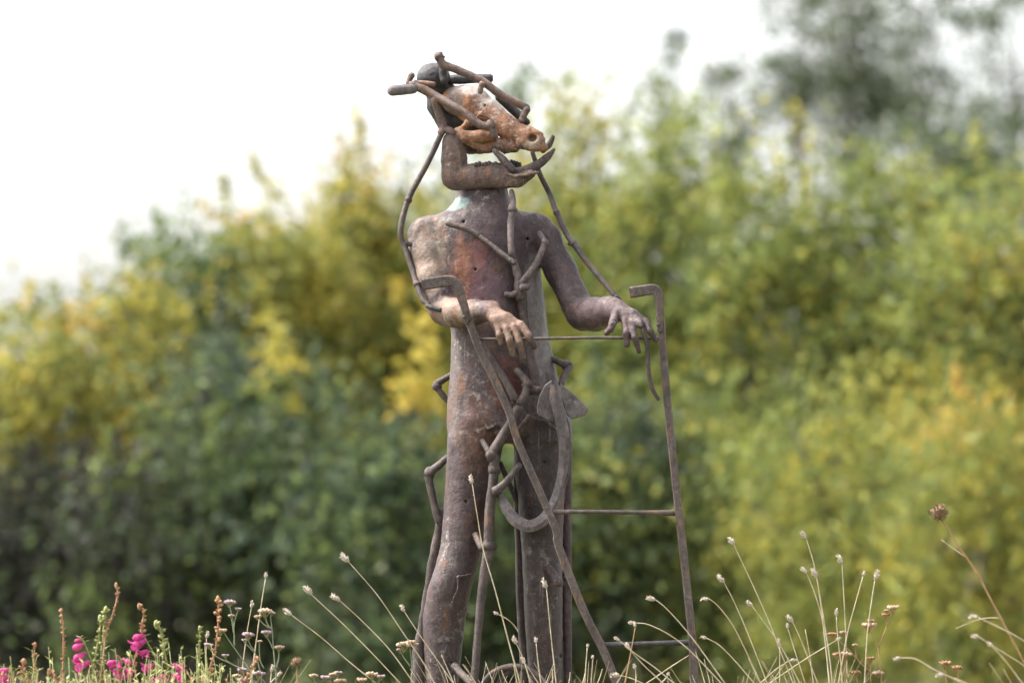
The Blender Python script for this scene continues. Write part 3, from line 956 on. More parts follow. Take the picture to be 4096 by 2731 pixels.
MB().tube([P(A, 1690, 1070, -0.02), P(A, 1760, 1010, -0.02), P(A, 1800, 925, -0.02)], [mm(A, 34), mm(A, 34), mm(A, 24)], 9, 4, 0.06, flat=0.4).build('tusk', M_ROD, statue)
MB().tube([P(A, 1205, 1065, -0.10), P(A, 1300, 1165, -0.105), P(A, 1400, 1275, -0.105)], [mm(A, 26), mm(A, 40), mm(A, 36)], 9, 4, 0.08).build('jaw_rod', M_ROD, statue)

# head cap, dark plates behind the skull
S = SDF(tuple(np.array(P(A, 330, 960, -0.10))), tuple(np.array(P(A, 1260, 90, 0.16))), 0.003)
S.ell(P(A, 590, 330, 0.05), (mm(A, 172), 0.055, mm(A, 150)), 0.01)
ch([(610, 430, 0.05), (640, 620, 0.055), (720, 800, 0.055)], [110, 100, 95], 0.015)
ch([(700, 430, 0.05), (800, 560, 0.055)], [90, 95], 0.01)
ch([(760, 720, 0.06), (880, 760, 0.055), (1060, 860, 0.045)], [85, 85, 70], 0.012)
ch([(560, 310, -0.01), (640, 300, -0.012)], [18, 14], 0.005, 'sub')
link_mesh('head_cap', S.mesh('head_cap', SB, 0.002, 40), M_DARK, statue)
del S


def rod(name, fn, pts, r, d, mat=M_ROD, flat=1.0, sides=9, n=4, wob=0.09, smooth=True, knots=(), parent=None):
    """a cast twig: pts in zoom pixels, r in zoom pixels, knots = indices of swollen joints"""
    m = MB()
    w = T(fn, pts, d)
    rr = [mm(fn, x) for x in (r if isinstance(r, (list, tuple)) else [r] * len(pts))]
    m.tube(w, rr, sides, n, wob, flat, smooth)
    for k in knots:
        m.blob(w[k], rr[k] * 1.32, rr[k] * 1.28, rr[k] * 1.3, 9, 6, 0.3)
    return m.build(name, mat, parent or statue, SB)


hg = 'headgear_rod'
rod(hg, A, [(650, 120), (690, 200), (800, 240), (1000, 325), (1120, 390), (1250, 490), (1400, 570), (1540, 640)], [40, 46, 42, 40, 42, 44, 42, 40], -0.06, M_RODH, knots=(0,))
rod(hg, A, [(1540, 645), (1500, 720), (1480, 770)], [40, 36, 32], -0.065, M_RODH)
rod(hg, A, [(690, 190), (690, 290), (705, 370)], [44, 42, 46], -0.02, M_DARK)
rod(hg, A, [(1085, 390), (1070, 440), (1065, 480)], [36, 30, 27], -0.075, M_RODH)
rod(hg, A, [(160, 465), (280, 455), (400, 440)], [54, 58, 54], [-0.07, -0.06, -0.05], M_BLADE, wob=0.05, sides=8)
rod(hg, A, [(360, 400), (470, 440), (640, 535), (800, 620), (920, 700), (1050, 800), (1160, 830)], [40, 46, 46, 42, 42, 42, 40], [-0.05, -0.05, -0.06, -0.085, -0.095, -0.1, -0.1], M_RODH)
rod(hg, A, [(1165, 810), (1190, 870), (1210, 930)], [40, 38, 32], -0.1, M_RODH, knots=(0,))
rod(hg, A, [(375, 300), (350, 350), (335, 400)], [34, 30, 26], -0.04, M_RODH)
rod(hg, A, [(400, 380), (500, 390), (600, 400)], [26, 30, 26], -0.045, M_RODH)
rod(hg, A, [(600, 540), (640, 680), (690, 830), (665, 900)], [38, 40, 42, 40], [-0.06, -0.05, -0.045, -0.045], M_RODH)
rod(hg, A, [(690, 850), (760, 870), (800, 900)], [40, 42, 36], [-0.045, -0.05, -0.05], M_RODH)
rod(hg, A, [(770, 350), (950, 345), (1170, 340)], [52, 48, 46], 0.03, M_DARK)
rod(hg, A, [(1250, 520), (1380, 640), (1540, 790)], [48, 46, 40], 0.04, M_DARK)

# long drooping rods on either side
rod('side_rod', D, [(1013, 308), (985, 370), (938, 458), (920, 533), (930, 567), (948, 622), (957, 652), (970, 686), (984, 700)],
    [6.8, 6.6, 6.8, 6.8, 6.8, 6.6, 6.8, 6.4, 6.4], [-0.045, -0.05, -0.05, -0.05, -0.05, -0.07, -0.09, -0.11, -0.12], knots=(2, 6))
rod('side_rod', B, [(460, 1400), (540, 1432), (625, 1455)], [32, 30, 30], [-0.125, -0.14, -0.145], M_DARK)
rod('side_rod', B, [(205, 670), (260, 690), (310, 712)], [27, 27, 27], -0.05)
rod('side_rod', D, [(1223, 350), (1240, 400), (1262, 445), (1278, 487), (1303, 540), (1318, 560), (1352, 607), (1420, 688)], [5.4, 6.2, 6.4, 6.6, 6.8, 7, 6.4, 6.2],
    [0.02, 0.02, 0.02, 0.0, -0.02, -0.04, -0.08, -0.15], knots=(3, 5))
rod('side_rod', C, [(1465 + 5, -170), (1440 + 5, -160)], [24, 20], -0.03)
rod('side_rod', C, [(1845, 295), (1868, 312), (1885, 322)], [27, 24, 18], -0.16)

# chest and throat rods
cr = 'chest_rod'
rod(cr, B, [(690, 445), (800, 478), (930, 515), (1060, 590)], [33, 31, 31, 33], -0.122)
rod(cr, B, [(1060, 590), (1200, 690), (1330, 800), (1470, 900)], [29, 29, 33, 36], [-0.122, -0.135, -0.145, -0.15])
rod(cr, B, [(1440, 65), (1455, 170), (1450, 280), (1432, 450), (1430, 620), (1440, 800)], [30, 38, 44, 44, 38, 38], [-0.09, -0.10, -0.115, -0.125, -0.14, -0.15], knots=(2,))
rod(cr, B, [(1450, 800), (1480, 920), (1510, 1050), (1535, 1180), (1530, 1310)], [38, 40, 50, 60, 56], -0.122, wob=0.16)
rod(cr, B, [(1765, 560), (1800, 620), (1830, 670)], [32, 36, 36], [-0.07, -0.10, -0.115])
rod(cr, B, [(1830, 665), (1770, 820), (1690, 970), (1600, 1085), (1550, 1150)], [36, 38, 40, 42, 48], [-0.115, -0.12, -0.125, -0.13, -0.13], knots=(0,))
rod(cr, B, [(1560, 1190), (1620, 1180), (1640, 1165)], [52, 42, 28], -0.14)
rod(cr, B, [(1375, 1262), (1430, 1278), (1500, 1250)], [34, 36, 40], -0.13)
M_CHEST = rust('chest_rod_bronze', (0.060, 0.046, 0.044), (0.135, 0.104, 0.098), (0.17, 0.085, 0.05), (0.30, 0.265, 0.24), 0.25, 0.4, scale=2.0)
for o in statue.children:
    if o.name.startswith('chest_rod'):
        o.data.materials[0] = M_CHEST
        o.location.y += 0.007
# belly strip down the crease to the node above the groin
rod(cr, C, [(1040, 270), (1050, 400), (1085, 600), (1115, 800), (1150, 980), (1160, 1080)], [56, 44, 40, 42, 48, 52], -0.098, wob=0.1)
br = 'hip_rod'
rod(br, C, [(720, 700), (800, 850), (900, 1010), (985, 1165)], [28, 32, 34, 40], [-0.105, -0.12, -0.135, -0.15])
rod(br, H, [(875, 170), (930, 235), (960, 290), (945, 360), (895, 440)], [34, 34, 36, 38, 44], [-0.12, -0.13, -0.14, -0.145, -0.15], wob=0.14, knots=(2,))
rod(br, H, [(960, 330), (1010, 335), (1060, 340)], [42, 40, 34], -0.135, wob=0.14)
rod(br, H, [(890, 480), (840, 570), (770, 690), (690, 820), (665, 880)], [44, 40, 40, 42, 44], [-0.15, -0.15, -0.15, -0.15, -0.15], knots=(4,))
rod(br, H, [(585, 755), (610, 800), (645, 860)], [25, 26, 28], [-0.105, -0.125, -0.145])
rod(br, H, [(682, 890), (682, 1000), (670, 1150), (648, 1300), (640, 1500), (636, 1750)], [46, 42, 42, 42, 43, 43], -0.15, knots=(1,))
rod(br, E, [(640, 330), (612, 520), (585, 720), (565, 950), (545, 1200), (535, 1330), (530, 1500), (525, 1720)], [40, 34, 31, 30, 29, 30, 30, 30], -0.15, knots=(0,))
rod(br, H, [(705, 1175), (800, 1080), (895, 960)], [36, 30, 26], [-0.18, -0.17, -0.15], knots=(0,))
rod(br, E, [(545, 245), (575, 310), (600, 350)], [25, 26, 28], [-0.09, -0.12, -0.14])
rod(br, E, [(1075, 490), (1110, 540), (1140, 590)], [28, 32, 30], [-0.07, -0.09, -0.10], knots=(2,))
rod(br, E, [(390, 1195), (440, 1250), (500, 1310), (560, 1400)], [28, 26, 27, 28], [-0.06, -0.09, -0.12, -0.14])
rod(br, D, [(1186, 1030), (1184, 1100), (1190, 1215), (1196, 1400), (1206, 1560), (1212, 1715)], [5, 5, 8, 9, 11, 12], 0.06)
rod(br, H, [(735, 940), (790, 1080), (860, 1230), (890, 1330)], [20, 24, 24, 20], 0.02)
# loops standing off the hips
rod(br, C, [(1285, 820), (1360, 850), (1420, 880), (1455, 868)], [25, 28, 34, 32], 0.0, knots=(2,))
rod(br, C, [(1450, 885), (1415, 950), (1380, 1035)], [32, 29, 29], [0.0, -0.03, -0.06])
rod(br, C, [(460, 945), (390, 990), (325, 1030), (315, 1060), (355, 1120), (410, 1185)], [24, 27, 34, 32, 29, 24], 0.02, knots=(3,))
rod(br, H, [(295, 895), (220, 965), (145, 1025), (140, 1080), (165, 1200), (195, 1330), (225, 1420), (250, 1470)], [30, 32, 38, 36, 32, 34, 40, 30], 0.02, knots=(2,))
rod('bark_strip', E, [(310, 60), (285, 180), (245, 400), (200, 680), (165, 900), (135, 1100), (130, 1323), (130, 1720)], [20, 32, 34, 30, 34, 44, 52, 50], 0.02, wob=0.22, flat=0.6)
rod('finger_rod', C, [(2055, 530), (2082, 590), (2112, 690), (2122, 800), (2126, 930), (2150, 1050), (2178, 1120), (2212, 1170)], [17, 19, 19, 18, 19, 19, 18, 16],
    [-0.298, -0.302, -0.30, -0.295, -0.29, -0.285, -0.28, -0.28], wob=0.06)

# hanging tool: two fan-shaped blades, a bolt and a long curved band that swings under the groin
sc = MB()
fanp = [(1165, 250), (1110, 288), (1065, 372), (1040, 470), (1042, 535), (1100, 568), (1170, 598), (1190, 560), (1180, 470), (1165, 380)]
sc.plate([P(H, *q, -0.175 + 0.00012 * (q[0] - 1040)) for q in fanp], (0, 0.012, 0), 0.003)
sc.build('fan_blade', M_BLADE, statue, smooth=False)
sc = MB()
fanp = [(1235, 275), (1300, 325), (1390, 405), (1462, 475), (1470, 508), (1445, 545), (1330, 580), (1290, 540), (1250, 420)]
sc.plate([P(H, *q, -0.15 + 0.0001 * (q[0] - 1235)) for q in fanp], (0, 0.012, 0), 0.003)
sc.build('fan_blade', M_BLADE, statue, smooth=False)
for q in ((1185, 372), (1228, 512)):
    MB().blob(P(H, *q, -0.176), mm(H, 26), 0.008, mm(H, 26), 10, 5, 0.15).build('bolt', M_ROD, statue)
bn = MB()
path = [(1180, 290), (1190, 400), (1225, 520), (1255, 660), (1270, 800), (1262, 960), (1235, 1130), (1180, 1290), (1090, 1420), (975, 1470), (860, 1420), (780, 1310), (725, 1200)]
inn = [28, 44, 48, 50, 46, 42, 42, 46, 54, 60, 60, 52, 30]
dep = [-0.18, -0.182, -0.18, -0.17, -0.16, -0.15, -0.145, -0.14, -0.135, -0.13, -0.125, -0.12, -0.10]
bw, brad = catmull([P(H, *q, d) for q, d in zip(path, dep)], [mm(H, x) for x in inn], 5)
rings = []
for i, p in enumerate(bw):
    t = (bw[min(i + 1, len(bw) - 1)] - bw[max(i - 1, 0)]).normalized()
    side = t.cross(Vector((0, 1, 0))).normalized()
    w = brad[i]
    f = i / (len(bw) - 1)
    dpt = 0.012 + 0.030 * sstep(0.45, 0.8, f)                       # the lower part of the band is broad in depth
    tk = w * (1 - 0.15 * sstep(0.5, 0.8, f))
    rings.append([p + side * tk + Vector((0, -dpt, 0)), p + side * tk * 0.2 + Vector((0, -dpt - 0.006, 0)), p - side * tk + Vector((0, -dpt, 0)),
                  p - side * tk + Vector((0, dpt, 0)), p + side * tk + Vector((0, dpt, 0))])
bn.ring_strip(rings)
bn.build('curved_band', M_BLADE, statue, smooth=False)
rod('band_rib', H, [(1150, 380), (1200, 520), (1270, 560), (1300, 660), (1300, 850), (1290, 1050), (1230, 1250), (1170, 1390)], [18, 20, 20, 20, 20, 18, 16, 14], -0.155)
# half wheel rim standing on the ground between the feet
ar = MB()
apts = [P(E, *q, -0.12) for q in [(560, 1500), (590, 1370), (640, 1280), (720, 1225), (820, 1203), (920, 1225), (1010, 1285), (1070, 1370), (1100, 1500)]]
ar.tube(apts, [0.010] * 9, 8, 5, 0.05, flat=2.4)
ar.tube([apts[0], P(E, 560, 1710, -0.12)], [0.010, 0.010], 8, 3, 0.05, flat=2.4)
ar.tube([apts[-1], P(E, 1095, 1710, -0.12)], [0.010, 0.010], 8, 3, 0.05, flat=2.4)
ar.build('wheel_rim', M_ROD, statue)
rod('wheel_spoke', E, [(790, 1215), (755, 1270), (715, 1330), (690, 1450), (680, 1700)], [20, 18, 18, 18, 18], -0.12)

# ------------------------------------------------------------------ the frame under its hands
FY = -0.27
FB = Vector((P(D, 1500, 1717, FY).x, FY, 0))
frame = thing('walking_frame', FB, 'rusty ladder-like metal frame with hooked grips under the hands of the statue', 'frame')


def bar(pts, wid, dep, d, n=4, smooth=True, wob=0.04):
    """flat bar with softened edges along points; wid in metres across the view, dep in depth"""
    m = MB()
    P_, R_ = catmull([W(p, d) for p in pts], wid, n) if smooth else ([W(p, d) for p in pts], wid)
    rings = []
    s = random.random() * 40
    for i, p in enumerate(P_):
        t = (P_[min(i + 1, len(P_) - 1)] - P_[max(i - 1, 0)]).normalized()
        sd = t.cross(Vector((0, 1, 0))).normalized()
        w = R_[i] * (1 + wob * mnoise.noise(Vector((s, i * 0.6, 0))))
        e = dep * 0.3
        c = []
        for (a, b) in ((1, -0.6), (0.75, -1), (-0.75, -1), (-1, -0.6), (-1, 0.6), (-0.75, 1), (0.75, 1), (1, 0.6)):
            c.append(p + sd * (w * a) + Vector((0, dep * b, 0)))
        rings.append(c)
    m.ring_strip(rings)
    return m


w35 = mm(C, 34)
leg1 = bar([C(188, 190), C(260, 178), C(360, 163), C(440, 160), C(485, 190), C(510, 250), C(540, 340), C(565, 430), C(580, 500)],
           [mm(C, 47), mm(C, 49), mm(C, 51), mm(C, 48), mm(C, 44), mm(C, 42), mm(C, 36), mm(C, 33), mm(C, 28)], 0.006, FY - 0.012, 5)
leg1.build('grip', M_FRAME, frame, smooth=False)
leg2 = bar([C(1962, 258), C(2030, 247), C(2110, 236), C(2170, 230), C(2205, 262), C(2215, 320), C(2222, 420), C(2222, 500), C(2222, 590)],
           [mm(C, 48), mm(C, 47), mm(C, 46), mm(C, 44), mm(C, 42), mm(C, 38), mm(C, 32), mm(C, 28), mm(C, 22)], 0.006, FY - 0.012, 5)
leg2.build('grip', M_FRAME, frame, smooth=False)
bar([C(585, 490), C(690, 760), C(800, 985), C(930, 1270), H(880, 760), H(1050, 1150), H(1200, 1500), E(1150, 340), E(1330, 800), E(1470, 1080), E(1570, 1330), E(1790, 1880)],
    [mm(C, 34), mm(C, 36), mm(C, 34), mm(C, 33), mm(H, 31), mm(H, 31), mm(H, 32), mm(E, 29), mm(E, 29), mm(E, 29), mm(E, 30), mm(E, 30)], 0.012, FY, 3).build('upright', M_FRAME, frame, smooth=False)
bar([C(2232, 440), C(2245, 700), C(2270, 1000), C(2295, 1280), E(1995, -120), E(2030, 200), E(2065, 520), E(2110, 960), E(2130, 1323), E(2150, 1880)],
    [mm(C, 28), mm(C, 31), mm(C, 32), mm(C, 33), mm(E, 27), mm(E, 28), mm(E, 28), mm(E, 29), mm(E, 29), mm(E, 30)], 0.012, FY, 3).build('upright', M_FRAME, frame, smooth=False)
rod('crossbar', C, [(685, 655), (1200, 650), (1700, 642), (2200, 650)], [13, 12.5, 12.5, 14], FY, M_FRAME, parent=frame, wob=0.08, knots=(0, -1))
rod('crossbar', D, [(1264, 1175), (1330, 1175), (1450, 1176), (1556, 1178)], [6, 4.6, 4.6, 7], FY, M_FRAME, parent=frame, wob=0.08, knots=(0, -1))
rod('crossbar', D, [(1384, 1481), (1480, 1478), (1592, 1475)], [6, 5.6, 6.5], FY, M_DARK, parent=frame, wob=0.08, knots=(0, -1))
for o in frame.children:                                           # these were placed relative to the statue: move to the frame's origin
    if o.name.startswith('crossbar'):
        o.location = SB - FB
for (a, b, c_) in ((548, 465, 0), (2208, 530, 0)):
    MB().plate([P(C, a - 22, b - 70, FY - 0.021), P(C, a + 14, b - 60, FY - 0.021), P(C, a + 45, b + 35, FY - 0.021), P(C, a + 12, b + 70, FY - 0.021)], (0, 0.010, 0), 0.002).build('bracket', M_FRAME, frame, smooth=False)
    MB().blob(P(C, a, b, FY - 0.022), 0.0055, 0.005, 0.0055, 8, 4).build('bolt', M_FRAME, frame)
for hx, hy in ((263, 183), (415, 172), (2018, 256), (2140, 232)):  # drilled holes in the grips
    MB().blob(P(C, hx, hy, FY - 0.0175), mm(C, 7), 0.0012, mm(C, 10), 8, 4).build('screw_hole', M_DARK, frame)


# ------------------------------------------------------------------ grasses with pale seed heads
def seed_head(tip, neck, r, parent, mat=M_SEED):
    m = MB()
    tip, neck = Vector(tip), Vector(neck)
    ax = tip - neck
    L = ax.length
    ax.normalize()
    pr = [0.35, 0.85, 1.0, 0.95, 0.7, 0.4, 0.12]
    m.tube([neck + ax * L * i / 6 for i in range(7)], [r * p * 0.72 for p in pr], 7, 2, 0.25, rnd=False)
    a = ax.orthogonal().normalized(); b = ax.cross(a)
    for k in range(26):
        t = random.uniform(0.0, 0.9)
        th = k * 2.4
        rr = r * float(np.interp(t * 6, range(7), pr)) * 0.62
        o = a * math.cos(th) + b * math.sin(th)
        m.leaf(neck + ax * (L * t) + o * rr, ax * 0.9 + o * 0.55, L * random.uniform(0.2, 0.32), r * 0.75, up=o, fold=0.25)
    return m.build('seed_head', mat, parent, parent.location if parent.parent is None else parent.parent.location)


def tussock(ub, y, stalks, label, blades=26, brown=()):
    """stalks: (zoom, [tip, neck, path...]) ; every stem goes on to the tussock's foot on the ground"""
    x0 = W(D(ub, 1700), y).x
    gz = ground_z(x0, y)
    root = thing('grass_tussock', Vector((x0, y, gz)), label, 'grass', 'dry grass tussocks on the mound')
    for i, (fn, head, path) in enumerate(stalks):
        yy = y + random.uniform(-0.10, 0.10)
        pts = [P(fn, *q, yy) for q in path]
        last = pts[-1]
        foot = Vector((x0 + random.uniform(-0.05, 0.05), y + random.uniform(-0.05, 0.05), gz - 0.02))
        d = (pts[-1] - pts[-2]).normalized()
        if d.z < -0.3:                              # run on straight, then curve a little towards the tussock
            t = (last.z - foot.z) / -d.z
            run = last + d * t
            foot = run.lerp(foot, 0.25)
            pts.append(last + d * t * 0.5)
        else:
            pts.append(last + d * 0.05 + Vector((0, 0, -0.02)))
        pts.append(foot)
        rr = [0.0011 + 0.0012 * k / (len(pts) - 1) for k in range(len(pts))]
        st = MB().tube(pts, rr, 5, 5, 0.0, rnd=False).build('stalk', M_STRAWB if i in brown else M_STRAW, root)
        if head:
            tip, neck = P(fn, *head[0], yy), P(fn, *head[1], yy)
            MB_ = (tip - neck).length
            seed_head(tip, pts[0], max(0.005, min(0.0088, MB_ * 0.28)), st)
    b = MB()
    for k in range(int(blades * 0.9)):
        th = random.uniform(0, 6.28)
        h = random.uniform(0.16, 0.30)
        o = Vector((math.cos(th), math.sin(th) * 0.7, 0))
        p0 = Vector((x0, y, gz - 0.02)) + o * random.uniform(0.02, 0.07)
        b.tube([p0, p0 + o * h * 0.2 + Vector((0, 0, h * 0.6)), p0 + o * h * 0.45 + Vector((0, 0, h))], [0.0022, 0.0018, 0.0004], 4, 4, rnd=False, flat=0.4)
    tag(b.build('leaf_blades', M_STRAW, root), kind='stuff')
    return root


tussock(1075, -0.35, [
    (F, ((828, 832), (910, 890)), [(910, 892), (1200, 1110), (1500, 1370), (1750, 1568)]),
    (F, ((1035, 600), (1110, 685)), [(1110, 690), (1400, 960), (1700, 1260), (1990, 1568)]),
    (F, ((1300, 688), (1390, 745)), [(1390, 750), (1600, 940), (1880, 1230), (2125, 1568)]),
    (F, ((1395, 282), (1480, 362)), [(1480, 366), (1760, 690), (2000, 1040), (2236, 1390), (2330, 1568)]),
    (E, ((5, 755), (32, 805)), [(32, 805), (160, 1000), (280, 1170), (385, 1323)]),
    (E, None, [(300, 1118), (340, 1210), (390, 1323)]),
    (E, None, [(490, 1262), (505, 1290), (535, 1323)]),
], 'dry grass tussock whose pale seed stalks lean left in front of the statue leg')
tussock(1190, -0.45, [
    (H, ((478, 1045), (500, 1115)), [(500, 1117), (545, 1400), (590, 1568 + 90), (690, 2000), (800, 2420)]),
    (E, ((1030, 568), (1060, 632)), [(1060, 636), (1090, 950), (1130, 1323)]),
    (E, ((815, 983), (845, 1036)), [(845, 1040), (900, 1170), (945, 1323)]),
    (E, ((980, 985), (985, 1032)), [(985, 1034), (1000, 1180), (1020, 1323)]),
    (E, ((880, 1130), (902, 1180)), [(902, 1182), (925, 1250), (945, 1323)]),
    (E, None, [(735, 1228), (750, 1270), (775, 1323)]),
    (E, None, [(1103, 1222), (1104, 1270), (1105, 1323)]),
    (E, None, [(825, 1190), (835, 1260), (848, 1323)]),
], 'dry grass tussock with one very tall straw stalk crossing the statue knee')
tussock(1340, -0.30, [
    (E, ((1360, 1035), (1355, 1066)), [(1355, 1066), (1345, 1200), (1338, 1323)]),
    (E, ((1392, 1118), (1395, 1148)), [(1395, 1150), (1390, 1230), (1383, 1323)]),
    (E, None, [(1340, 1248), (1332, 1285), (1322, 1323)]),
    (E, None, [(1465, 1218), (1450, 1270), (1430, 1323)]),
    (E, None, [(1232, 1242), (1228, 1290), (1222, 1323)]),
], 'short grass tussock with two round heads just left of the frame foot', 20)
tussock(1670, -0.5, [
    (G, ((428, 778), (512, 798)), [(512, 800), (600, 870), (750, 1030), (900, 1220), (1150, 1568)]),
    (G, ((262, 1008), (330, 1013)), [(330, 1013), (450, 1030), (650, 1130), (850, 1290), (1115, 1568)]),
    (G, ((132, 1145), (182, 1176)), [(182, 1178), (330, 1300), (500, 1420), (680, 1568)]),
    (G, ((235, 1195), (275, 1262)), [(275, 1262), (400, 1400), (580, 1568)]),
    (G, ((930, 795), (1003, 790)), [(1003, 791), (1080, 850), (1200, 1000), (1310, 1200), (1480, 1568)]),
    (G, ((1077, 570), (1143, 640)), [(1143, 642), (1240, 830), (1370, 1130), (1540, 1568)]),
    (G, ((925, 1140), (982, 1152)), [(982, 1153), (1100, 1220), (1250, 1370), (1420, 1568)]),
    (G, ((315, 1010), (325, 1050)), [(325, 1052), (285, 1280), (230, 1568)]),
    (G, ((310, 1390), (325, 1440)), [(325, 1440), (332, 1500), (330, 1568)]),
    (G, ((90, 1492), (183, 1494)), [(183, 1495), (280, 1520), (390, 1568)]),
    (G, None, [(1368, 1340), (1420, 1450), (1480, 1568)]),
    (G, None, [(820, 1310), (640, 1425), (430, 1568)]),
    (G, ((635, 1465), (620, 1500)), [(620, 1500), (590, 1540), (560, 1568)]),
], 'dry grass tussock arching seed stalks leftwards across the right foot of the frame', 24, brown=(7,))
tussock(1880, -0.45, [
    (G, ((1187, 222), (1235, 298)), [(1235, 300), (1400, 650), (1560, 1010), (1640, 1220), (1780, 1568)]),
    (G, ((1350, 810), (1403, 858)), [(1403, 860), (1600, 1130), (1700, 1290), (1840, 1568)]),
    (G, ((1848, 168), (1898, 235)), [(1898, 236), (1950, 400), (1980, 520), (2040, 850), (2110, 1300), (2140, 1568)]),
    (G, ((1850, 500), (1903, 556)), [(1903, 558), (1980, 750), (2060, 1050), (2110, 1568)]),
    (G, ((1952, 510), (1997, 598)), [(1997, 600), (2040, 900), (2115, 1568)]),
    (G, ((2188, 388), (2228, 470)), [(2228, 472), (2250, 850), (2280, 1568)]),
    (G, ((2175, 882), (2176, 950)), [(2176, 952), (2190, 1150), (2220, 1400), (2230, 1568)]),
    (G, ((1722, 1015), (1730, 1062)), [(1730, 1064), (1800, 1290), (1890, 1568)]),
    (G, ((1722, 942), (1776, 1006)), [(1776, 1008), (1850, 1170), (1940, 1400), (2005, 1568)]),
    (G, None, [(1890, 1073), (1930, 1300), (1965, 1568)]),
    (G, ((1645, 1155), (1655, 1226)), [(1655, 1228), (1656, 1400), (1655, 1568)]),
    (G, ((2220, 1148), (2172, 1174)), [(2172, 1175), (1900, 1340), (1560, 1568)]),
    (G, ((1812, 1352), (1748, 1357)), [(1748, 1358), (1620, 1440), (1490, 1555)]),
    (I, ((720, 665), (706, 712)), [(706, 713), (640, 950), (580, 1180), (510, 1568)]),
    (I, ((830, 662), (802, 740)), [(802, 742), (770, 950), (740, 1200), (720, 1568)]),
], 'tall upright tussock with the most white seed heads at right of the frame', 30)
tussock(2440, -1.6, [
    (I, ((1558, 1030), (1635, 1040)), [(1635, 1042), (1800, 1120), (2000, 1230), (2160, 1360)]),
    (I, ((1573, 1183), (1638, 1195)), [(1638, 1197), (1740, 1270), (1860, 1400), (1980, 1560)]),
    (I, ((1700, 1240), (1755, 1272)), [(1755, 1273), (1880, 1350), (2000, 1430), (2150, 1560)]),
    (I, ((948, 1378), (1008, 1364)), [(1008, 1364), (1130, 1375), (1280, 1460), (1500, 1568)]),
    (I, ((1290, 1505), (1365, 1500)), [(1365, 1500), (1440, 1530), (1540, 1568)]),
], 'blurred grass tussock arching left below the leaning brown flower ball', 16)
tussock(555, -0.35, [
    (F, ((655, 462), (650, 528)), [(650, 530), (600, 850), (560, 1150), (500, 1568)]),
    (F, ((520, 748), (510, 822)), [(510, 824), (470, 1050), (430, 1350), (410, 1568)]),
    (F, ((78, 1050), (65, 1122)), [(65, 1124), (58, 1350), (50, 1568)]),
    (F, ((725, 1378), (710, 1455)), [(710, 1457), (705, 1510), (700, 1568)]),
    (F, ((815, 1450), (765, 1498)), [(765, 1499), (730, 1530), (700, 1568)]),
], 'upright dry tussock growing among the faded umbels at left', 18)
tussock(1165, 0.5, [(E, ((675, 808), (715, 826)), [(715, 826), (790, 870), (850, 940), (900, 1060), (930, 1323)])],
        'single arched grass stalk behind the statue legs', 8)


# ------------------------------------------------------------------ dried flower balls
def flower_ball(fn, c, rx, rz, stem, y, label, leaves=()):
    pts = [P(fn, *q, y) for q in stem]
    foot = pts[-1] + (pts[-1] - pts[-2]).normalized() * 0.12
    foot = Vector((foot.x, y, ground_z(foot.x, y) - 0.02))
    root = thing('dry_flower_ball', Vector((foot.x, y, ground_z(foot.x, y))), label, 'flower', 'dried flower balls')
    s = MB().tube(pts + [foot], [0.0022] + [0.0028] * len(pts), 6, 5, 0.06, rnd=False)
    s.build('stem', M_STRAWB, root)
    cc = P(fn, *c, y)
    R1, R2 = mm(fn, rx) * 1.15, mm(fn, rz) * 1.15
    h = MB().blob(cc, R1 * 0.72, R1 * 0.72, R2 * 0.72, 10, 7, 0.35)
    for k in range(150):
        d = Vector((random.gauss(0, 1), random.gauss(0, 1), random.gauss(0, 1))).normalized()
        p = cc + Vector((d.x * R1, d.y * R1, d.z * R2)) * 0.68
        h.leaf(p, d + Vector((0, 0, 0.25)), R1 * random.uniform(0.25, 0.42), R1 * 0.16)
    h.build('flower_head', M_BALL, root)
    for lf in leaves:
        MB().tube([P(fn, *q, y) for q in lf], [0.0016, 0.0018] + [0.0008] * (len(lf) - 2), 5, 4, rnd=False, flat=0.4).build('leaf', M_STRAW, root)
    return root


flower_ball(I, (1315, 197), 76, 56, [(1335, 250), (1480, 480), (1620, 680), (1730, 890), (1830, 1080), (1920, 1250), (2010, 1420), (2100, 1620)], -1.0,
            'brown dried flower ball on a long stem leaning left at the right edge',
            [[(1535, 560), (1480, 520), (1335, 415)], [(1800, 1046), (1720, 1045), (1620, 1062), (1450, 1130)]])
flower_ball(F, (958, 1362), 58, 55, [(962, 1415), (968, 1500), (972, 1568)], -0.5, 'small brown dried flower ball low beside the faded umbels at left')


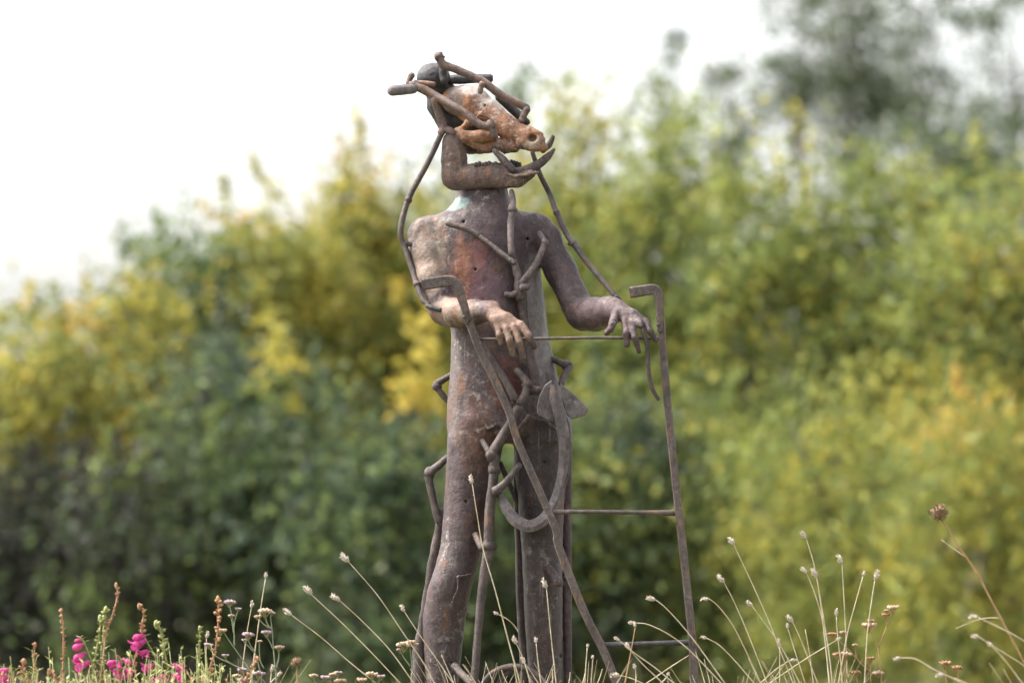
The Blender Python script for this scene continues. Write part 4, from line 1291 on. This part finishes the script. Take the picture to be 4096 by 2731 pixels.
# ------------------------------------------------------------------ faded umbels
def umbel(name, y, ub, stems, heads, label, mats, stem_mat=M_SAGE, r0=0.0016):
    x0 = W(D(ub, 1700), y).x
    gz = ground_z(x0, y)
    root = thing(name, Vector((x0, y, gz)), label, 'flower', 'faded flat flower heads')
    m = MB()
    for fn, pts, main in stems:
        w = [P(fn, *q, y) for q in pts]
        if main:
            w.append(Vector((x0 + random.uniform(-0.02, 0.02), y, gz - 0.02)))
        m.tube(w, [r0 * (0.75 + 0.6 * i / len(w)) for i in range(len(w))], 5, 4, 0.05, rnd=False)
    m.build('stem', stem_mat, root)
    for i, (fn, x, yy, r) in enumerate(heads):
        c = P(fn, x, yy, y)
        R = mm(fn, r) * 1.18
        h = MB()
        rays = MB()
        st = c + Vector((0, 0, -R * 1.1))
        for k in range(9):
            th = k * 2.4
            rr = R * math.sqrt((k + 0.5) / 9)
            q = c + Vector((math.cos(th) * rr, math.sin(th) * rr, R * 0.12 * (1 - (rr / R) ** 2) + random.uniform(-0.1, 0.1) * R))
            rays.tube([st, st.lerp(q, 0.55) + Vector((0, 0, -R * 0.05)), q], [R * 0.07, R * 0.06, R * 0.1], 4, 2, rnd=False)
            h.blob(q, R * 0.34, R * 0.34, R * 0.30, 6, 3, 0.5)
            for z in range(3):
                d = Vector((random.gauss(0, 1), random.gauss(0, 1), random.uniform(0.2, 1.2)))
                h.leaf(q, d, R * 0.42, R * 0.25)
        hd = h.build('flower_head', mats[i % len(mats)], root)
        rays.build('rays', M_GSTEM if stem_mat is M_SAGE else stem_mat, hd, root.location)
    return root


umbel('yarrow', -0.55, 545, [
    (F, [(240, 1070), (300, 1160), (400, 1300), (480, 1420), (520, 1568)], True),
    (F, [(290, 790), (325, 930), (340, 1080), (340, 1200)], False),
    (F, [(372, 860), (345, 950), (335, 1040)], False),
    (F, [(312, 930), (325, 1000), (336, 1080)], False),
    (F, [(80, 1200), (160, 1300), (300, 1370), (420, 1430)], False),
    (F, [(250, 1320), (275, 1350), (330, 1385)], False)],
    [(F, 290, 760, 44), (F, 378, 828, 26), (F, 310, 895, 26), (F, 82, 1185, 34), (F, 250, 1290, 27), (F, 205, 1045, 42)],
    'branched mauve grey umbel plant just right of the tall brown spike', [M_UMBP, M_UMBP, M_UMB])
umbel('yarrow', -0.60, 640, [
    (F, [(700, 905), (715, 1030), (730, 1220), (745, 1400), (755, 1568)], True),
    (F, [(645, 890), (670, 980), (710, 1030)], False),
    (F, [(570, 900), (620, 970), (690, 1020)], False),
    (F, [(662, 1105), (700, 1170), (725, 1230)], False),
    (F, [(785, 1250), (780, 1330), (755, 1420)], False)],
    [(F, 642, 850, 56), (F, 705, 868, 30), (F, 570, 905, 30), (F, 660, 1065, 42), (F, 783, 1210, 38)],
    'branched umbel plant with pinkish tan heads left of the small brown ball', [M_UMB, M_UMBP])
umbel('yarrow', -0.5, 600, [
    (F, [(475, 1120), (500, 1190), (545, 1260), (590, 1420), (610, 1568)], True),
    (F, [(440, 1160), (480, 1200), (530, 1250)], False),
    (F, [(590, 1170), (590, 1250), (600, 1350), (635, 1420)], False),
    (F, [(585, 1500), (620, 1530), (650, 1568)], False),
    (F, [(420, 1470), (450, 1510), (480, 1568)], False)],
    [(F, 475, 1085, 46), (F, 443, 1140, 26), (F, 592, 1150, 20), (F, 580, 1472, 48), (F, 420, 1435, 42), (F, 360, 1492, 34), (F, 405, 1530, 42)],
    'low umbel plant with violet grey heads between two upright seed stalks', [M_UMBP, M_UMBP, M_UMB])
umbel('yarrow', -0.45, 770, [
    (F, [(1290, 1540), (1300, 1568), (1310, 1640)], True), (F, [(1125, 1520), (1150, 1568), (1200, 1640)], False), (F, [(1375, 1490), (1350, 1540), (1310, 1640)], False)],
    [(F, 1125, 1492, 36), (F, 1245, 1512, 44), (F, 1320, 1480, 34), (F, 1372, 1462, 30), (F, 1390, 1545, 48)],
    'cut off umbel heads peeping over the bottom edge beside the small brown ball', [M_UMB, M_UMBP])
umbel('yarrow', -0.3, 935, [
    (F, [(2085, 1220), (2100, 1330), (2105, 1460), (2100, 1568)], True), (F, [(1990, 1250), (2030, 1320), (2090, 1400)], False), (F, [(2130, 1290), (2110, 1340), (2100, 1380)], False),
    (F, [(1700, 1500), (1720, 1568), (1760, 1640)], False), (F, [(1790, 1520), (1770, 1568), (1760, 1640)], False)],
    [(F, 2020, 1185, 62), (F, 2090, 1160, 40), (F, 1985, 1235, 30), (F, 2140, 1180, 24), (F, 1705, 1478, 48), (F, 1790, 1500, 36), (F, 1605, 1532, 40)],
    'tan umbel plant against the left leg of the statue', [M_UMB, M_UMB, M_UMBP])
umbel('yarrow', -0.4, 2030, [
    (I, [(765, 1140), (800, 1210), (830, 1285), (838, 1400), (855, 1568)], True), (I, [(945, 990), (900, 1110), (830, 1285)], False), (I, [(893, 1020), (893, 1070), (898, 1110)], False),
    (I, [(765, 1400), (768, 1480), (770, 1568)], False), (I, [(640, 1270), (665, 1380), (750, 1460), (830, 1530)], False), (I, [(490, 1205), (580, 1290), (665, 1380)], False)],
    [(I, 750, 1105, 46), (I, 765, 1068, 24), (I, 945, 962, 38), (I, 885, 1020, 26), (I, 895, 985, 18), (I, 762, 1370, 30), (I, 640, 1262, 20), (I, 458, 1175, 32), (I, 825, 1485, 36)],
    'brown branched umbel plant right of the white seed heads', [M_UMB, M_CAPS], M_STRAWB)
umbel('yarrow', -0.45, 1975, [
    (I, [(500, 1350), (540, 1420), (590, 1568)], True), (I, [(572, 1350), (560, 1440), (590, 1568)], False), (I, [(640, 1490), (655, 1530), (665, 1568)], False)],
    [(I, 500, 1338, 34), (I, 572, 1335, 34), (I, 640, 1482, 36), (I, 545, 1160, 24)],
    'small brown umbels tangled in the foot of the white seed tussock', [M_CAPS, M_UMB], M_STRAWB)
umbel('yarrow', -0.5, 2195, [
    (I, [(1362, 1430), (1372, 1500), (1380, 1568)], True), (I, [(1455, 1470), (1468, 1520), (1466, 1568)], False)],
    [(I, 1362, 1408, 38), (I, 1455, 1445, 36)], 'pair of short brown umbels near the bottom right corner', [M_CAPS], M_STRAWB)


# ------------------------------------------------------------------ pink bellflowers and brown seed spikes
def capsules(m, pts, r, dens, rnd=1.0):
    for i in range(len(pts) - 1):
        n = max(1, int((pts[i + 1] - pts[i]).length / dens))
        for k in range(n):
            p = pts[i].lerp(pts[i + 1], (k + random.random()) / n)
            th = random.uniform(0, 6.28)
            o = Vector((math.cos(th), math.sin(th) * 0.6, 0.55)).normalized()
            rr = r * random.uniform(0.7, 1.15)
            m.blob(p + o * rr * 1.2, rr * 0.75, rr * 0.75, rr * 1.15, 6, 4, 0.2, axis=o)
            m.leaf(p + o * rr * 1.7, o, rr * 1.3, rr * 0.5)
            for e in range(3):
                ph = th + 1 + e * 2.1
                m.leaf(p, Vector((math.cos(ph), math.sin(ph), random.uniform(0.1, 1.1))), rr * random.uniform(1.6, 3.0), rr * 0.75)


def spike(y, pts, label, green=False, r=0.0050, top=0.35, cat='plant'):
    w = [P(*q, y) for q in pts]
    foot = Vector((w[-1].x + (w[-1].x - w[-2].x) * 0.5, y, 0))
    foot.z = ground_z(foot.x, y)
    root = thing('seed_spike', foot, label, cat, 'seed spikes among the pink flowers')
    MB().tube(w + [foot - Vector((0, 0, 0.02))], [0.0014] + [0.0024] * len(w), 6, 4, 0.1, rnd=False).build('stem', M_GSTEM if green else M_CAPS, root)
    c = MB()
    sm, _ = catmull(w, [0] * len(w), 4)
    capsules(c, sm, r * 0.8, 0.0085)
    c.blob(w[0], r * 0.9, r * 0.9, r * 1.5, 6, 4, 0.2)
    tag(c.build('seed_capsules', M_GSTEM if green else M_CAPS, root), kind='stuff')
    return root


Jp = lambda *q: [(J, a, b) for a, b in q]
spike(-0.95, Jp((410, 1110), (400, 1300), (420, 1430), (440, 1561)), 'short brown seed spike left of the first pink bells')
spike(-0.95, Jp((280, 1310), (265, 1420), (290, 1500), (310, 1561)), 'lowest brown seed spike near the left corner', r=0.007)
spike(-0.9, Jp((720, 710), (738, 860), (745, 1000), (745, 1300), (735, 1561)), 'straight brown seed spike left of the hanging pink bells')
spike(-0.9, Jp((1365, 410), (1385, 510), (1350, 680), (1310, 810), (1250, 950), (1215, 1200), (1180, 1500)), 'tallest brown seed spike with a bent tip above pink flowers')
spike(-0.9, Jp((1180, 800), (1175, 950), (1130, 1200), (1090, 1561)), 'green seed spike left of the tallest brown one', True, 0.0075)
spike(-0.88, Jp((1245, 700), (1235, 800), (1215, 1000), (1220, 1300), (1225, 1561)), 'green seed spike hugging the tallest brown one', True, 0.007)
spike(-0.9, Jp((1640, 660), (1690, 740), (1665, 900), (1670, 1000), (1600, 1220), (1540, 1561)), 'brown seed spike with hooked tip through the middle pink flowers', r=0.0065)
spike(-0.85, Jp((1840, 870), (1890, 960), (1925, 1100), (1945, 1250), (1990, 1561)), 'green seed spike right of the middle pink flowers', True, 0.0085)
spike(-0.8, [(F, 180, 740), (F, 185, 850), (F, 180, 1000), (F, 150, 1250), (F, 70, 1568)], 'brown seed spike with a flat bent tip between flowers and umbels', r=0.0075)
spike(-0.8, [(J, 2350, 920), (J, 2345, 1100), (J, 2340, 1300), (J, 2330, 1561)], 'thin green spike beside the flat tipped brown one', True, 0.006)
spike(-0.95, Jp((580, 1430), (620, 1480), (680, 1530), (720, 1561)), 'bent brown seed spike nearly lying at the straight one foot', r=0.007)
spike(-0.75, [(F, 570, 1325), (F, 530, 1400), (F, 480, 1520), (F, 450, 1568)], 'little brown seed spike in front of the umbel stems', r=0.0055)


def bell(base, d, L, parent, opened, mat=M_PINK):
    """tubular flower: narrow at the stem, five flared lobes at the mouth"""
    d = Vector(d).normalized()
    m = MB()
    a = d.orthogonal().normalized(); b = d.cross(a)
    prof = [(0, 0.10), (0.15, 0.15), (0.4, 0.24), (0.7, 0.30), (0.85, 0.27), (1.0, 0.10)] if not opened else [(0, 0.09), (0.15, 0.14), (0.4, 0.22), (0.65, 0.26), (0.8, 0.30)]
    rings = []
    for t, r in prof:
        rings.append([base + d * (L * t) + (a * math.cos(2 * math.pi * j / 10) + b * math.sin(2 * math.pi * j / 10)) * (L * r) for j in range(10)])
    m.ring_strip(rings, cap=not opened)
    if opened:
        for k in range(5):
            th = 2 * math.pi * k / 5 + 0.3
            o = a * math.cos(th) + b * math.sin(th)
            tn = b * math.cos(th) - a * math.sin(th)
            p = base + d * L * 0.8 + o * L * 0.28
            bi = len(m.v)
            m.v += [p - tn * L * 0.17, p + tn * L * 0.17, p + d * L * 0.12 + o * L * 0.16 + tn * L * 0.19, p + d * L * 0.16 + o * L * 0.34, p + d * L * 0.12 + o * L * 0.16 - tn * L * 0.19]
            m.f += [(bi, bi + 1, bi + 2, bi + 3, bi + 4)]
    f = m.build('flower', mat, parent)
    c = MB()
    for k in range(4):
        th = 1.57 * k
        o = a * math.cos(th) + b * math.sin(th)
        c.leaf(base - d * L * 0.06 + o * L * 0.04, d + o * 0.35, L * 0.28, L * 0.12, up=o)
    c.build('calyx', M_GSTEM, f, parent.location)
    return f


def bell_plant(y, stems, flowers, label):
    w0 = [P(J, *q, y) for q in stems[0]]
    foot = Vector((w0[-1].x + 0.02, y, ground_z(w0[-1].x, y)))
    root = thing('pink_bellflower', foot, label, 'flower', 'pink bellflowers in the lower left corner')
    m = MB(); lf = MB()
    for i, st in enumerate(stems):
        w = [P(J, *q, y) for q in st]
        if i == 0: w.append(foot - Vector((0, 0, 0.02)))
        m.tube(w, [0.0012] + [0.002] * (len(w) - 1), 5, 4, rnd=False)
        sm, _ = catmull(w, [0] * len(w), 3)
        for p in sm[2::2]:
            for s in (-1, 1):
                lf.leaf(p, Vector((s * 0.9, random.uniform(-0.4, 0.4), 0.35)), random.uniform(0.012, 0.024), 0.0045)
    m.build('stem', M_GSTEM, root)
    tag(lf.build('leaves', M_GSTEM, root), kind='stuff')
    for (x0, y0, x1, y1, op) in flowers:
        a, b = P(J, x0, y0, y), P(J, x1, y1, y)
        dd = b - a
        bell(a, dd + Vector((0, -0.25 * dd.length, 0)), dd.length * 1.08, root, op)
    return root


bell_plant(-0.95, [[(900, 1005), (950, 1030), (990, 1080), (1060, 1260), (1095, 1400), (1110, 1561)]],
           [(960, 1045, 885, 1070, False), (985, 1100, 865, 1160, False), (1010, 1205, 880, 1290, False), (1060, 1310, 895, 1380, True)],
           'pink bellflower with a row of bells hanging left on one stem')
bell_plant(-0.9, [[(1645, 925), (1680, 980), (1730, 1080), (1800, 1200), (1850, 1320), (1870, 1420), (1880, 1561)]],
           [(1710, 1000, 1570, 1040, False), (1720, 1050, 1560, 1145, True), (1720, 1070, 1580, 1110, False), (1740, 1170, 1650, 1220, True), (1750, 1180, 1730, 1250, True), (1820, 1345, 1680, 1390, True),
            (1700, 960, 1650, 950, False)],
           'pink bellflower with two bright clusters on the hooked spike')
bell_plant(-0.92, [[(1400, 1245), (1430, 1300), (1420, 1400), (1400, 1561)], [(1440, 1275), (1420, 1290), (1425, 1330)]],
           [(1380, 1300, 1265, 1340, False), (1400, 1300, 1410, 1390, True), (1440, 1280, 1545, 1335, False), (1420, 1380, 1340, 1450, True), (1460, 1370, 1540, 1450, True), (1430, 1420, 1400, 1510, True),
            (1390, 1340, 1290, 1380, False), (1405, 1245, 1370, 1240, False), (1450, 1430, 1480, 1500, True)],
           'fullest pink bellflower cluster below the tallest brown spike')
bell_plant(-0.85, [[(2030, 1330), (2010, 1420), (1990, 1500), (1980, 1561)], [(1950, 1430), (1960, 1490), (1980, 1561)]],
           [(2010, 1340, 2120, 1380, True), (2040, 1330, 2140, 1410, True), (2010, 1450, 2125, 1510, True), (1970, 1470, 1860, 1500, False), (1960, 1500, 1820, 1560, True), (1930, 1480, 1980, 1540, True)],
           'pink bellflower group right of the green spike')
bell_plant(-1.0, [[(70, 1395), (115, 1410), (140, 1480), (150, 1561)]],
           [(105, 1400, -30, 1440, False), (115, 1480, -40, 1530, True), (120, 1540, -10, 1590, True)],
           'pink bellflower cut by the left edge of the picture')

# leafy base of the flower bed and short grass over the mound
b = MB()
for k in range(420):
    x = random.uniform(-1.42, -0.72)
    y = random.uniform(-1.3, -0.6)
    h = random.uniform(0.12, 0.26) if k % 5 else random.uniform(0.22, 0.33)
    z0 = ground_z(x, y)
    lean = Vector((random.gauss(0, 0.12), random.gauss(0, 0.12), 1)).normalized()
    p0 = Vector((x, y, z0 - 0.01))
    b.tube([p0, p0 + lean * h], [0.0016, 0.001], 4, 1, rnd=False)
    for j in range(5):
        th = random.uniform(0, 6.28)
        b.leaf(p0 + lean * h * random.uniform(0.35, 1), Vector((math.cos(th), math.sin(th), 0.5)), random.uniform(0.018, 0.034), 0.007)
d = MB()
for k in range(110):
    x = random.uniform(-1.42, -0.66)
    y = random.uniform(-1.2, -0.5)
    h = random.uniform(0.17, 0.27)
    p0 = Vector((x, y, ground_z(x, y) - 0.01))
    lean = Vector((random.gauss(0, 0.2), random.gauss(0, 0.15), 1)).normalized()
    kink = p0 + lean * h * 0.6
    tip = kink + (lean + Vector((random.gauss(0, 0.35), random.gauss(0, 0.2), 0))).normalized() * h * 0.4
    d.tube([p0, kink, tip], [0.0016, 0.0013, 0.0008], 4, 2, rnd=False)
    for j in range(4):
        q = kink.lerp(tip, random.random())
        th = random.uniform(0, 6.28)
        d.leaf(q, Vector((math.cos(th), math.sin(th), 0.8)), random.uniform(0.010, 0.018), 0.005)
tag(d.build('dead_stems', M_CAPS), label='tangle of dead brown stems between the pink flowers and umbels', kind='stuff')
tag(b.build('flower_bed_leaves', M_GSTEM), label='low green leaves carpeting the bed under the pink flowers', kind='stuff')

b = MB()
for k in range(5200):
    x = random.uniform(-2.6, 2.6)
    y = random.uniform(-3.0, 2.2)
    if abs(x) < 1.6 and y < -0.9 and random.random() < 0.5: continue
    h = random.uniform(0.06, 0.20)
    z0 = ground_z(x, y)
    p0 = Vector((x, y, z0 - 0.01))
    o = Vector((random.gauss(0, 0.3), random.gauss(0, 0.3), 1))
    s = Vector((random.uniform(-1, 1), random.uniform(-1, 1), 0)).normalized() * 0.0022
    i0 = len(b.v)
    m1 = p0 + o * h * 0.6
    t1 = p0 + Vector((o.x * 1.7, o.y * 1.7, 0.95)) * h
    b.v += [p0 - s, p0 + s, m1 + s * 0.8, m1 - s * 0.8, t1]
    b.f += [(i0, i0 + 1, i0 + 2, i0 + 3), (i0 + 3, i0 + 2, i0 + 4)]
tag(b.build('grass', M_GRASS), label='short mixed green and straw grass over the mound', kind='stuff')
